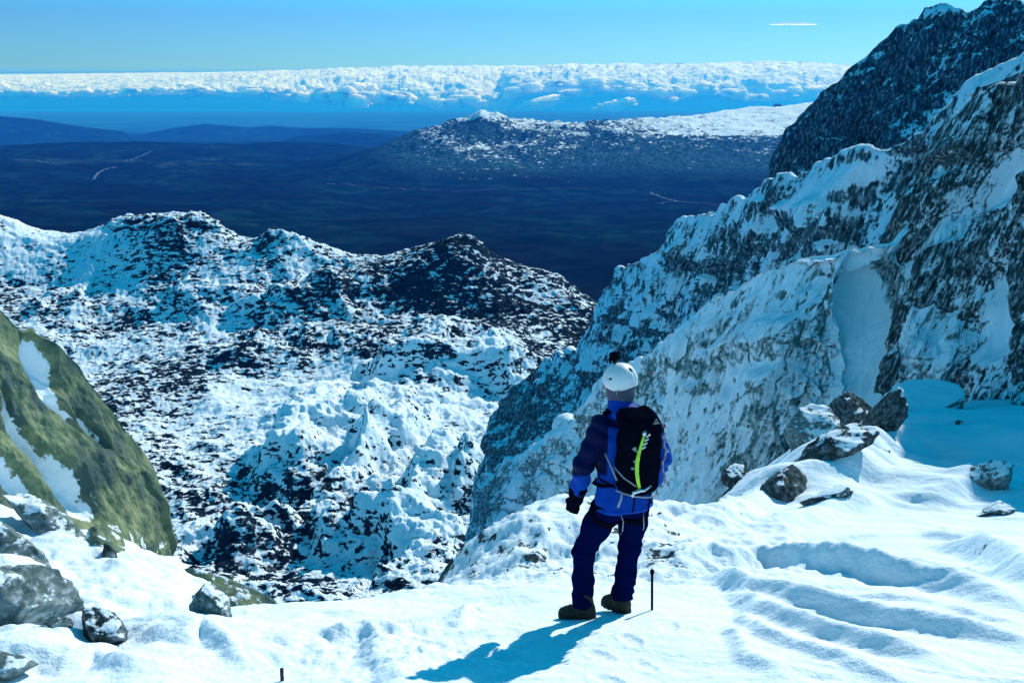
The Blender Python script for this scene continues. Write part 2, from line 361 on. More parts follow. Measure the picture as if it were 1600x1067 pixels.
DRIFTS = [(1376,728,23.8,.7,1.0),(1266,752,22.4,.8,.8),(1222,806,17.6,.6,.45),(1292,788,18.8,1.0,.5),(1322,694,27.5,.9,.7),(1150,800,19,.5,.3),(1538,778,18.6,.8,.5),(1558,806,16.4,.5,.25),(1296,818,16.6,.6,.25),(52,975,7.6,.4,.16),(92,848,11.2,.8,.25)]
_pp = project([985, 938, 1010, 950, 1028, 962, 905, 1046], [1003, 1022, 1040, 1062, 1078, 1096, 990, 985])
PRINTS = [(q[0], q[1], a) for q, a in zip(_pp, (.25, .45, .2, .5, .1, .4, 1.0, -.3))]
def g_detail(x, y, full=True):
    wx = x + .10 * pn2(x * .9, y * .9); wy = y + .09 * pn2(x * .9 + 40, y * .9)
    r = np.hypot(x, y)
    h = .10 * fbm2(x * .45, y * .45, 3) * sstep(1, 9, r)
    left = sstep(-1.0, -3.2, x) * sstep(4.5, 7, y)                     # drifted boulders to the left
    h = h + left * (.21 * fbm2(x * .8 + 3, y * .75, 4, .45, mode='billow') + .05 * fbm2(x * 3, y * 3, 3))
    # streaks following the wind, to the right
    a = (x * .96 - y * .28); b = (x * .28 + y * .96)
    h = h + .016 * fbm2(a * .55, b * 3.6, 4, .55, mode='ridge') * sstep(.2, 1.5, x)
    a2 = x * .93 - y * .36; b2 = x * .36 + y * .93
    h = h + .022 * fbm2(a2 * .4 + 7, b2 * 5.5, 3, .5, mode='ridge') * sstep(.9, 1.8, x) * sstep(13, 9, y) 
    h = h + .022 * fbm2(x * 2.3, y * 2.3, 4, .55)
    # broken crust between the feet and the left edge
    crust = np.exp(-(((x + .75) / .9) ** 2 + ((y - 6.7) / .9) ** 2))
    h = h + crust * (.07 * fbm2(x * 3.1, y * 3.1, 4, .5, mode='billow') - .02)
    lump = np.exp(-(((x + .28) / .17) ** 2 + ((y - 7.75) / .14) ** 2)); h = h + .03 * lump * (1 + .8 * pn2(x * 9, y * 9))
    for u_, v_, Y_, sx_, sz_ in DRIFTS:    # snow banked against the rocks on the right
        c = at(u_, v_, Y_); dx = (x - c[0] - .55 * sx_) / (1.3 * sx_); dy = (y - c[1] - .1) / (1.1 * sx_)
        h = h + .38 * sz_ * np.exp(-(dx * dx + dy * dy)) * np.where(x < c[0] - .2 * sx_, np.exp(-((x - c[0] + .2 * sx_) / (.35 * sx_)) ** 2), 1)
    for xy, A, ws, wl in crest_xy:
        d, sg, t = polydist(wx, wy, xy)
        m = d < max(wl, ws) * 4
        end = np.clip(np.minimum(t, 1 - t) * 5, 0, 1) ** .7
        prof = np.where(sg < 0, 1 - sstep(0, 1, d / (ws * 1.3)), np.exp(-d / wl))
        h = h + np.where(m, A * end * prof, 0)
    # rough frozen rubble near the edge, beyond the walker
    e = sstep(8.3, 10.5, y) * sstep(4.6, 2.6, x) * sstep(-3.5, -.5, x)
    h = h + e * (.17 * fbm2(x * 1.4, y * 1.4, 5, .6) + .07 * fbm2(x * 4, y * 4, 3))
    far = sstep(14, 20, y) * sstep(2, 6, x)
    h = h + far * .28 * fbm2(a * .22, b * .75, 4, .5, mode='ridge')
    for px_, py_, a_ in PRINTS:
        dx = (x - px_) * math.cos(a_) + (y - py_) * math.sin(a_); dy = -(x - px_) * math.sin(a_) + (y - py_) * math.cos(a_)
        q = np.sqrt((dx / .055) ** 2 + (dy / .15) ** 2); h = h - .014 * (1 - sstep(.5, 1.3, q + .3 * pn2(x * 14, y * 14))) + .006 * np.exp(-((q - 1.3) / .22) ** 2)
    # the trodden spot
    foot = np.exp(-(((x - .60) / .42) ** 4 + ((y - 7.6) / .35) ** 4))
    return h * (1 - .85 * foot)

def ground_z(x, y):
    x = np.atleast_1d(np.asarray(x, float)); y = np.atleast_1d(np.asarray(y, float)); return g_base(x, y) + g_detail(x, y)

nth, nr = 860, 900
th = np.linspace(rad(-38), rad(38), nth); r = np.exp(np.linspace(math.log(1.2), math.log(62), nr))
TH, R = np.meshgrid(th, r, indexing='ij'); X = np.sin(TH) * R; Yy = np.cos(TH) * R
Z = g_base(X, Yy) + g_detail(X, Yy)
Pg = np.stack([X, Yy, Z], -1); U, Vv = pix(Pg)
sn = np.full(X.shape, 1.35)
rub = sstep(8.6, 10.3, Yy) * sstep(2.6, 1.5, X) * sstep(-2.6, -.6, X)
sn -= .62 * rub
sn -= .38 * np.exp(-(((U - 480) / 130) ** 2 + ((Vv - 985) / 40) ** 2)) + .42 * np.exp(-(((U - 100) / 120) ** 2 + ((Vv - 870) / 35) ** 2))
sn -= .6 * np.exp(-(((U - 1230) / 160) ** 2 + ((Vv - 770) / 26) ** 2))
N_ = grid_normals(Pg); sn -= 1.0 * sstep(.80, .5, np.abs(N_[..., 2])) * sstep(9, 13, Yy)
mesh_from('snow_slope', Pg, grid_quads(nth, nr, True), m_ground, attrs={'snow': sn})['kind'] = 'structure'

# ================================================================== VALLEY HILLSIDE
VC = [(-260,290,500),(-100,310,490),(0,338,480),(100,366,478),(180,348,470),(250,343,464),(310,348,458),(370,377,452),(430,373,448),(480,378,444),(520,391,442),(600,403,436),(660,388,430),(700,380,426),(722,369,426),(748,380,424),(772,407,424),(880,432,420),(930,478,414),(990,500,410),(1060,540,405),
 (-200,420,440),(0,430,440),(100,440,436),(220,430,430),(340,440,420),(480,450,414),(620,470,400),(760,490,392),(880,510,384),(960,540,372),
 (-200,520,395),(0,500,402),(120,540,378),(260,530,382),(400,520,384),(520,530,374),(640,560,350),(800,590,330),(900,610,316),
 (100,620,330),(250,640,318),(400,600,340),(500,592,344),(560,600,338),(640,620,322),(760,660,300),(860,680,288),
 (200,720,272),(320,700,282),(380,660,304),(250,800,232),(330,820,226),(400,790,240),(430,860,208),(380,900,192),(560,900,192),(700,880,196),(800,800,232),(900,800,230),(1000,760,246),(300,950,160),(600,1000,150),(900,950,165)]
vc = np.array(VC, float); VP = at(vc[:, 0], vc[:, 1], vc[:, 2]); ex = []
for i in range(20):
    P = VP[i]
    for k, dz in ((40, -22), (110, -80), (260, -190)): ex.append((P[0] * (1 + k / 460), P[1] + k, P[2] + dz))
for x in (-120, -60, 0, 60, 120): ex.append((x, 60, -112))
vp = np.vstack([VP, ex]); v_base = RBF(vp[:, :2], vp[:, 2], lam=1e-4)
# rocky mounds: pixel of the summit, distance, height, half-width, half-depth, turn, steepness
MOUNDS = [(600,690,276,15,26,34,20,3.2),(480,722,262,13,13,22,10,4),(700,535,338,17,22,26,-10,3),(640,590,322,8,14,14,0,3),(520,790,232,9,9,10,0,4),(620,800,228,9,10,10,20,4),(690,800,230,9,9,10,0,4),
 (560,860,206,8,8,8,0,4),(640,880,198,8,8,8,30,4),(730,760,244,10,10,11,0,4),(470,830,214,6,7,7,0,4),(385,870,200,7,7,8,0,4),(430,490,398,10,20,12,25,3),(400,545,366,8,26,14,15,2.6),(300,480,408,8,22,14,0,2.6),
 (780,560,330,9,14,16,10,3.5),(440,385,448,6,12,14,0,3.4),(290,365,460,7,20,16,0,2.6),(200,360,468,5,12,12,0,3),(90,480,415,6,16,12,0,3),(580,720,262,9,9,9,0,4),(660,720,262,8,9,9,0,4),(820,610,316,9,12,12,0,4),(540,480,402,8,26,12,30,2.6),(600,545,362,7,16,10,0,3)]
SCARPS = [([(560,612),(520,640),(480,675),(445,705),(420,748),(450,780),(500,795)], 10, 20), ([(705,512),(668,545),(625,572),(585,600),(640,622),(700,618),(750,606)], 9, 18), ([(660,690),(610,715),(570,755),(528,790),(505,812)], 7, 12), ([(720,730),(680,765),(655,800),(610,845),(570,895)], 7, 11),
 ([(765,765),(725,795),(700,830)], 6, 9), ([(400,825),(372,855),(350,890)], 6, 9), ([(600,655),(560,700),(540,720)], 5, 10), ([(480,455),(520,490),(560,520)], 4, 14), ([(640,850),(610,885),(590,920)], 5, 7), ([(545,830),(520,860),(500,900)], 5, 8), ([(420,470),(470,490),(490,520)], 4, 12)]
scarp_xy = [(project([q[0] for q in pl], [q[1] for q in pl], v_base, 110, 560)[:, :2], H, w) for pl, H, w in SCARPS]
def v_height(x, y):
    wx = x + 6 * pn2(x / 28, y / 28) + 2.0 * pn2(x / 8, y / 8 + 9); wy = y + 6 * pn2(x / 28 + 31, y / 28) + 2.0 * pn2(x / 8 + 7, y / 8)
    z = v_base(x, y); mm = np.zeros(np.shape(x))
    for u, v, Y, h, rx, ry, a, pw in MOUNDS:
        c = at(u, v, Y); ca, sa = math.cos(rad(a)), math.sin(rad(a))
        dx = wx - c[0]; dy = wy - c[1]; p = (dx * ca + dy * sa) / rx; q = (-dx * sa + dy * ca) / ry
        p = np.where(p < 0, p * 1.45, p * .8)                       # steeper towards the left
        d = np.hypot(p, q); b = h * np.exp(-d ** pw); z = z + .42 * b; mm = np.maximum(mm, b / h)
    for xy, H, wd in scarp_xy:
        lo_, hi_ = xy.min(0) - wd * 4, xy.max(0) + wd * 4; m_ = (wx > lo_[0]) & (wx < hi_[0]) & (wy > lo_[1]) & (wy < hi_[1])
        d, sg, t = polydist(wx[m_], wy[m_], xy); end = np.clip(np.minimum(t, 1 - t) * 6, 0, 1) ** .6
        z[m_] += .8 * H * end * np.where(sg > 0, np.exp(-(d / wd) ** 1.3), 1 - sstep(0, H * .55, d)); mm[m_] = np.maximum(mm[m_], end * np.exp(-(d / (wd * .8)) ** 2))
    k = .35 + .40 * np.clip(mm * 1.4, 0, 1)
    z = z + (4.2 * fbm2(x / 55, y / 55, 3, mode='ridge') - 1.2) * sstep(520, 300, y) 
    z = z - k * .9 + 1.6 * blk(wx / 9, wy / 9, z / 6, .2) * k + k * (2.6 * fbm2(x / 17 + 5, y / 17, 4, .55, mode='ridge') - .8 + 1.2 * fbm2(x / 5.2, y / 5.2, 4, .6, mode='ridge'))
    flat = np.exp(-(((x + 55) / 42) ** 2 + ((y - 318) / 32) ** 2))
    z = z + (1 - .8 * flat) * k * .7 * blk((wx + .3 * wy) / 3.1, (wy - .3 * wx) / 3.1, z / 2.5, .22, 9)
    z = z + (1 - .75 * flat) * (.75 * fbm2(x / 2.2, y / 2.2, 3, .6))
    return z, mm, flat
nth, nr = 1000, 1050
th = np.linspace(rad(-31), rad(15), nth); r = np.exp(np.linspace(math.log(95), math.log(760), nr))
TH, R = np.meshgrid(th, r, indexing='ij'); X = np.sin(TH) * R; Yy = np.cos(TH) * R
Z, MM, FL = v_height(X, Yy); Pv = np.stack([X, Yy, Z], -1); U, Vv = pix(Pv)
SC = [(0,380,.80),(150,420,.78),(300,420,.62),(250,360,.55),(420,430,.50),(330,390,.45),(120,500,.50),(220,560,.48),(60,480,.48),(300,560,.42),(420,490,.42),(330,500,.62),(420,560,.34),(380,450,.72),(560,440,.36),(600,480,.36),(700,440,.24),(820,480,.20),(900,500,.24),(700,500,.24),(840,550,.20),(560,520,.40),(620,560,.55),(760,560,.72),(820,600,.70),(480,610,1.0),(380,630,.95),(560,600,.9),(330,680,.8),(620,650,.84),(700,700,.92),(640,740,.8),(300,740,.55),(330,800,.56),(280,840,.50),(400,800,.55),(450,770,.7),(560,850,.72),(620,880,.75),(760,680,.8),(480,880,.62),(250,620,.55),(150,600,.5),(460,520,.45)]
num = np.zeros(U.shape); den = np.full(U.shape, 1e-9)
for a, b, c in SC:
    wgt = np.exp(-(((U - a) / 48) ** 2 + ((Vv - b) / 34) ** 2)) + 1e-7 / (1 + ((U - a) ** 2 + (Vv - b) ** 2) / 1e4); num += c * wgt; den += wgt
sn = num / den + .02 - .17 * sstep(560, 700, Vv) + .42 * fbm2(X / 30, Yy / 60, 4, .6) + .20 * MM ** 2 * (1 - sstep(330, 400, Yy)) + .25 * fbm2((X + Yy * .5) / 9, (Yy - X * .5) / 45, 3)
mesh_from('valley_hillside', Pv, grid_quads(nth, nr, True), m_valley, attrs={'snow': sn})['kind'] = 'structure'

# ================================================================== FAR COUNTRY
FC = [(-300,235,4300),(0,233,4300),(80,226,4350),(150,222,4400),(260,226,4400),(400,227,4400),(500,224,4500),(560,233,4500),
 (0,300,2400),(200,300,2450),(400,300,2500),(600,300,2550),(800,300,2600),(950,305,2600),(1100,320,2400),(1300,330,2300),(1700,300,2500),
 (100,262,3200),(300,262,3200),(480,265,3200),(-300,300,2400),
 (100,400,1350),(400,400,1380),(700,420,1320),(900,460,1150),(1100,400,1380),(1400,400,1400),
 (560,242,3550),(620,220,3560),(660,208,3560),(700,196,3560),(730,186,3570),(762,182,3580),(800,191,3600),(850,194,3640),(900,193,3700),(960,191,3740),(1020,188,3800),(1080,181,3900),(1140,174,4000),(1200,168,4100),(1270,165,4150),(1400,160,4200),(1700,160,4200),
 (700,255,3100),(850,250,3150),(1000,240,3200),(1150,235,3300),(1250,225,3400),(1400,230,3400),(640,262,3050),(900,215,3420),(1050,205,3520),(1200,195,3700)]
fc = np.array(FC, float); FP = at(fc[:, 0], fc[:, 1], fc[:, 2]); ex = []
for i in range(len(FC)):
    if 4100 < 0 or i < 8 : P = FP[i]; ex += [(P[0] * 1.12, P[1] + 500, P[2] - 55), (P[0] * 1.3, P[1] + 1300, P[2] - 110)]
for u in (560, 620, 700, 760, 850, 960, 1080, 1200, 1400, 1700):
    j = min((k for k in range(len(FC)) if FC[k][2] > 3500 and 500 < FC[k][0] and FC[k][1] < 245), key=lambda k: abs(FC[k][0] - u)); P = FP[j]; ex += [(P[0] * 1.12, P[1] + 450, P[2] - 70), (P[0] * 1.4, P[1] + 1500, -400)]
for x in (-16000, -8000, -2500, 0, 2500, 8000, 16000):
    ex += [(x, 6500, -420), (x, 9500, -540), (x, 15000, -640), (x, 25000, -850)]
for x in (-700, -300, 0, 300, 700): ex += [(x, 700, -235), (x, 450, -240)]
fp = np.vstack([FP, ex]); f_base = RBF(fp[:, :2], fp[:, 2], lam=1e-5)
def f_height(x, y):
    z = f_base(x, y)
    near = sstep(5200, 4300, y)
    z = z + near * (18 * fbm2(x / 420, y / 420, 5, .5, mode='ridge') - 6) * sstep(700, 1500, y)
    hill = sstep(2900, 3400, y) * sstep(-560, -250, x) * near
    z = z + hill * (34 * fbm2(x / 170, y / 190, 6, .66, mode='ridge') - 20) * (.25 + .75 * sstep(900, 200, x))
    c = at(757, 186, 3580); z = z + (17 + 8 * fbm2(x / 40, y / 60, 3)) * np.exp(-(((x - c[0]) / 52) ** 2 + ((y - c[1]) / 90) ** 2))
    z = z + 10 * fbm2(x / 1200, y / 900, 4) * (1 - near)
    # two lines of low blue hills
    for pts_, Y0, wd in (([(-400,170),(-100,176),(0,181),(60,187),(110,196),(190,206),(230,226),(300,240)], 8200, 520), ([(150,236),(215,214),(270,201),(320,194),(345,196),(385,200),(420,197),(470,200),(560,202),(640,207),(700,214),(800,240)], 9600, 650), ([(380,240),(470,214),(540,207),(600,211),(680,225)], 6800, 380)):
        sky_ = np.array([at(a, b, Y0) for a, b in pts_]); zt = np.interp(x / y * Y0, sky_[:, 0], sky_[:, 2])
        rise = np.maximum(zt + 8 * fbm2(x / 400, y / 400 + Y0, 4) - z, 0); z = z + rise * 1.0 * np.exp(-((y - Y0) / wd) ** 2)
    return z
nth, nr = 900, 720
th = np.linspace(rad(-36), rad(36), nth); r = np.exp(np.linspace(math.log(560), math.log(30000), nr))
TH, R = np.meshgrid(th, r, indexing='ij'); X = np.sin(TH) * R; Yy = np.cos(TH) * R
Yy = np.minimum(Yy, 24400); Z = f_height(X, Yy); Pf = np.stack([X, Yy, Z], -1); U, Vv = pix(Pf)
m = NT('forest_and_heath'); p = m.pos()
n1 = m.noise(p, .004, 6, .6); n2 = m.noise(p, .02, 6, .65); n3 = m.noise(m.scale(p, (1, 1, 2)), .085, 6, .7)
forest = m.mix(m.ramp(n1, .42, .6), m.mix(m.ramp(n2, .35, .7), (.001, .002, .003, 1), (.007, .012, .014, 1)), m.mix(m.ramp(n2, .4, .65), (.001, .008, .011, 1), (.008, .034, .034, 1)))
field = m.mix(m.ramp(n3, .4, .6), (.008, .028, .022, 1), (.04, .075, .055, 1))
c = m.mix(m.math('MULTIPLY', m.ramp(m.math('ADD', n1, m.attr('field')), .62, .72), m.ramp(n2, .42, .6)), forest, field)
heath = m.mix(m.ramp(n3, .35, .7), (.002, .010, .016, 1), (.045, .15, .165, 1)); c = m.mix(m.ramp(m.attr('heath'), .2, .8), c, heath)
c = m.mix(m.attr('far'), c, m.mix(m.ramp(m.noise(p, .0012, 6, .6), .35, .65), (.008, .06, .09, 1), (.018, .105, .145, 1)))  # far plain paler and bluer with distance: haze put into its colour
cov = m.math('ADD', m.attr('snow'), m.math('MULTIPLY', m.math('SUBTRACT', n3, .5), 2.6)); cov = m.math('ADD', cov, m.math('MULTIPLY', m.math('SUBTRACT', n2, .5), 2.2))
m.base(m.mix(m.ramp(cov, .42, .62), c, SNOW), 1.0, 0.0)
m.bump(n3, .6, 8)
hillm = sstep(480, 700, U) * (Yy < 5000) * (Yy > 2800)
snl = np.interp(U, [500, 640, 740, 840, 940, 1040, 1140, 1260, 1600], [232, 240, 262, 250, 228, 226, 232, 236, 240])
sn = np.where((Yy < 5000) & (Yy > 2800), -.05 + (snl + 18 - Vv) / 120 + .75 * np.clip((U - 940) / 200, 0, 1) * (Vv < 212), -1) - 1.6 * (1 - sstep(540, 680, U))
sn -= .9 * np.exp(-(((U - 750) / 45) ** 2 + ((Vv - 200) / 14) ** 2)); sn = np.clip(sn, -1.5, .85)
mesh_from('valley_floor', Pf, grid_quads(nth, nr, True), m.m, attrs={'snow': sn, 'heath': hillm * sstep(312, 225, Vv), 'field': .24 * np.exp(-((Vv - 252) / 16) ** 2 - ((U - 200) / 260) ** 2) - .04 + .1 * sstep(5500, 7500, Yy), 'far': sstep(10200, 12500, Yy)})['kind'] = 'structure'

def road(pix_pts, width, mat):
    """pale track draped over the valley floor"""
    q = np.array(pix_pts, float); ys = np.exp(np.linspace(math.log(1200), math.log(4700), 900)); P = []
    t = np.linspace(0, len(q) - 1, (len(q) - 1) * 14 + 1)
    for a, b in zip(np.interp(t, range(len(q)), q[:, 0]), np.interp(t, range(len(q)), q[:, 1])):
        L = at(a + 0 * ys, b + 0 * ys, ys); h = L[:, 2] - f_height(L[:, 0], L[:, 1]); i = np.argmax(h < 0) if (h < 0).any() else len(ys) - 1
        P.append(L[i])
    P = np.array(P); k = np.ones(7) / 7
    for c_ in (0, 1): P[3:-3, c_] = np.convolve(P[:, c_], k, 'valid')
    d = np.gradient(P[:, :2], axis=0); d /= np.linalg.norm(d, axis=1)[:, None] + 1e-9; nrm = np.c_[-d[:, 1], d[:, 0]]
    A = P[:, :2] + nrm * width; B = P[:, :2] - nrm * width
    za = np.maximum(f_height(A[:, 0], A[:, 1]), f_height(B[:, 0], B[:, 1])) + 1.2
    G = np.stack([np.c_[A, za], np.c_[B, za]], 1)
    mesh_from('road', G, grid_quads(len(P), 2, True), mat)['kind'] = 'structure'
m_road = plain('pale_gravel', (.10, .15, .20), .9, 0, nscale=.01, amt=.3)
road([(510,288),(580,293),(640,297),(720,299),(800,297),(880,295),(918,296)], 2.2, m_road)
road([(1016,302),(1034,310),(1060,316),(1100,319),(1150,325),(1200,331)], 2.6, m_road)
road([(1024,319),(1046,316),(1062,316)], 1.8, m_road)
road([(146,282),(152,272),(165,265),(182,262)], 3.2, m_road)
road([(14,250),(50,251),(85,256)], 3.0, m_road)
road([(195,252),(215,247),(236,238)], 2.6, m_road)
# ================================================================== CLIFFS
def blobs(U, V, lst):
    """sum of soft pixel-space patches (u, v, ru, rv, turn, amount) that say where snow or bare rock lies"""
    s = np.zeros(U.shape)
    for u, v, ru, rv, a, k in lst:
        ca, sa = math.cos(rad(a)), math.sin(rad(a)); du, dv = U - u, V - v
        s += k * np.exp(-(((du * ca + dv * sa) / ru) ** 2 + ((-du * sa + dv * ca) / rv) ** 2) ** 1.5)
    return s

def cliff(name, sky_, bot, depth, u0, u1, nu, nt, nb, disp, mat, snow0, patches, jag=3.0, back=(.35, .8), relief=None):
    dp = np.array(depth, float)
    def dep(v): return np.tan(PITCH + np.arctan((v - 533.5) / F_PX))
    def D(Ug, Vg):   # a face of slope s leaning back from a foot at (u, v, metres ahead)
        vr, yr, sl = (np.interp(Ug, dp[:, 0], dp[:, i]) for i in (1, 2, 3))
        return yr * (sl + dep(vr)) / (sl + dep(Vg))
    u = np.linspace(u0, u1, nu); vs = lerp_pts(sky_, u); vb = lerp_pts(bot, u)
    vs = vs + jag * fbm2(u / 26, u * 0 + vs.mean(), 4, .6)
    t = np.linspace(0, 1, nt)[None]; Ug = np.repeat(u[:, None], nt, 1); Vg = vb[:, None] + t * (vs - vb)[:, None]
    P = at(Ug, Vg, D(Ug, Vg))
    if relief is not None: P = P * (1 + relief(Ug, Vg)[..., None])
    k = np.arange(1, nb + 1); st = np.linalg.norm(P[:, -1] - P[:, -2], axis=1).mean() * (1.0 + .06 * k); dist = np.cumsum(st)
    hd = P[:, -1:, :] * np.array([1, 1, 0]); hd /= np.linalg.norm(hd, axis=2, keepdims=True)
    drop = dist * np.minimum(back[0] + dist / dist[-1] * back[1], 1.2)
    B = P[:, -1:, :] + hd * dist[None, :, None]; B[..., 2] -= drop[None]
    A = np.concatenate([P, B], 1)
    sm = A.copy()
    for _ in range(6):
        sm[1:-1] = (sm[:-2] + sm[1:-1] * 2 + sm[2:]) / 4; sm[:, 1:-1] = (sm[:, :-2] + sm[:, 1:-1] * 2 + sm[:, 2:]) / 4
    N = grid_normals(sm); N *= np.sign((N * -A).sum(2).mean()); 
    dd_ = disp(A); dd_ = dd_ - dd_.mean(); rim = np.r_[1 - .55 * sstep(.86, 1, np.linspace(0, 1, nt)), np.full(nb, .45)]
    A2 = A + N * (dd_ * rim[None])[..., None]
    N2 = grid_normals(A2)
    if (N2 * N).sum(2).mean() < 0: N2 = -N2
    Uu, Vu = pix(A); sn = np.full(Uu.shape, snow0) + blobs(Uu, Vu, patches)
    q = grid_quads(nu, nt + nb)
    n0 = np.cross(A2[1, 0] - A2[0, 0], A2[0, 1] - A2[0, 0])
    if n0 @ N[0, 0] < 0: q = q[:, ::-1]
    o = mesh_from(name, A2, q, mat, attrs={'snow': sn}); o['kind'] = 'structure'
    return o

def strata(A, ax, ay, az, skew):
    """coordinates stretched down the fall line"""
    x, y, z = A[..., 0], A[..., 1], A[..., 2]
    return ((x - z * skew) / ax, y / ay, (z + x * skew * .3) / az)

def terrace(A, h, tilt, wob, k=.75):
    s = (A[..., 2] - tilt * A[..., 0] + wob * fbm3((A[..., 0] / (h * 2.5), A[..., 1] / (h * 2.5), A[..., 2] / (h * 2.5)), 3)) / h
    f = s - np.floor(s); return np.where(f < k, 1 - f / k, (f - k) / (1 - k))

def joints(A, size, skew=.45, w=.12, asp=(1, 1, 1.5), warp=.35):
    """granite joint blocks, leaning with the strata"""
    x, y, z = (A[..., i] / size for i in range(3))
    k = warp * pn3(x * .6, y * .6, z * .6); x = x + k; z = z - k * .8
    return blk((x - z * skew) / asp[0], (y - .2 * x) / asp[1], (z - x * skew) / asp[2], w, int(size * 10))

# ---- the far peak
def d_peak(A):
    return 2.8 * fbm3(strata(A, 9, 9, 22, .25), 3, .5, mode='ridge') + .8 * fbm3(strata(A, 3.2, 3.2, 7, .2), 4, .55, mode='ridge') + 1.5 * joints(A, 5.5, .25, .14, (1, 1, 2)) + .6 * joints(A, 1.9, .2, .16, (1, 1, 1.8)) + .4 * terrace(A, 3.2, .25, 4) * (.5 + fbm3((A[..., 0] / 7, A[..., 1] / 7, A[..., 2] / 7), 2))
cliff('mountain_peak', [(1080,470),(1160,352),(1208,285),(1222,232),(1232,204),(1262,180),(1300,150),(1318,132),(1334,110),(1362,82),(1398,52),(1420,42),(1438,30),(1446,12),(1470,6),(1492,12),(1508,13),(1528,10),(1548,3),(1590,8),(1604,24),(1680,60),(1800,130)],
  [(1080,520),(1800,420)], [(1080,420,150,1.5),(1220,400,138,1.5),(1330,380,132,1.6),(1450,340,128,1.7),(1600,320,124,1.8),(1780,320,122,1.8)],
  1080, 1790, 560, 460, 60, d_peak, m_cliff_far, .27,
  [(1470,130,30,80,8,.22),(1470,20,40,14,0,.35),(1370,200,25,60,10,.12),(1240,330,60,60,0,.16),(1540,100,40,60,0,-.12),(1400,260,30,30,0,-.12)], jag=5)

# ---- the ridge that falls into the valley
def d_ridge(A):
    return 2.6 * fbm3(strata(A, 8, 8, 15, .45), 3, .5, mode='ridge') * .55 + 1.3 * joints(A, 5.0, .5, .12) + .6 * joints(A, 1.7, .45, .16) + .35 * fbm3(strata(A, 1.5, 1.5, 3.0, .4), 4, .6, mode='ridge') + 1.0 * terrace(A, 5.0, .8, 3, .88) * (.6 + fbm3((A[..., 0] / 12, A[..., 1] / 12, A[..., 2] / 12), 2))
cliff('cliff', [(640,990),(712,930),(738,800),(752,710),(770,642),(800,600),(848,562),(905,546),(918,500),(930,470),(958,428),(1003,405),(1030,385),(1062,345),(1112,326),(1165,312),(1206,284),(1262,270),(1312,250),(1345,243),(1400,222),(1440,199),(1500,162),(1560,122),(1600,100),(1780,10)],
  [(640,960),(740,900),(900,880),(1040,840),(1300,720),(1400,640),(1800,500)],
  [(640,860,165,.8),(760,800,150,.8),(840,740,132,.9),(905,660,112,1.0),(1000,600,92,1.1),(1100,560,80,1.2),(1200,520,72,1.3),(1340,440,63,1.4),(1440,400,58,1.5),(1600,350,53,1.6),(1780,330,50,1.6)],
  640, 1780, 820, 620, 50, d_ridge, m_ridge, .70,
  [(1010,470,90,60,-25,.08),(1290,300,120,14,-28,.5),(1330,290,60,10,-30,.4),(1200,330,60,40,-25,.05),(900,560,60,20,-15,.25),(840,620,60,50,0,-.28),(800,690,70,70,0,-.24),(1060,420,40,20,0,-.12),(1470,150,60,14,-28,.5),(1110,330,60,10,-15,.4),(1000,400,30,12,0,.3)], jag=5)

# ---- the nearer rimed wall with the snow gully
W_SKY = [(690,960),(728,905),(745,810),(762,746),(800,724),(840,700),(880,672),(918,640),(948,600),(990,566),(1030,540),(1080,500),(1120,462),(1150,446),(1180,428),(1210,418),(1250,398),(1300,388),(1345,384),(1392,374),(1430,330),(1480,290),(1620,260)]
gul = [(1368,372),(1358,430),(1344,500),(1334,560),(1345,640),(1360,700)]
def gully(U, V):
    d, sg, t = polydist(U, V, gul); wdt = np.interp(t, [0, .3, .6, 1], [34, 44, 74, 125]) * (1 + .22 * fbm2(U / 26, V / 34, 4, .6))
    return np.exp(-(d / wdt) ** 3) * sstep(380, 455, V + 14 * pn2(U / 30, V / 40))
def d_wall(A):
    U, V = pix(A); g = gully(U, V)
    n = .75 * fbm3(strata(A, 3.2, 3.2, 12, .5), 3, .45, mode='ridge') + .55 * joints(A, 3.4, .5, .12, (1, 1, 2.8)) + .26 * joints(A, 1.1, .5, .16, (1, 1, 2.0)) + .2 * fbm3(strata(A, .8, .8, 3.4, .45), 4, .55, mode='ridge') + .12 * joints(A, .45, .5, .2, (1, 1, 1.8)) + .08 * fbm3(strata(A, .25, .25, .8, .4), 3, .6)
    low = sstep(1000, 900, U); n = n + low * (1.4 * fbm3(strata(A, 3, 3, 4, .3), 3, .5, mode='ridge') + .5 * terrace(A, 2.6, .4, 4))
    n = n + .6 * terrace(A, 4.4, .8, 2.2, .88) * sstep(720, 480, V)
    return n * (1 - .86 * g) - .15 * g + .10 * g * fbm3(strata(A, .5, .5, 4, .25), 3, .5)
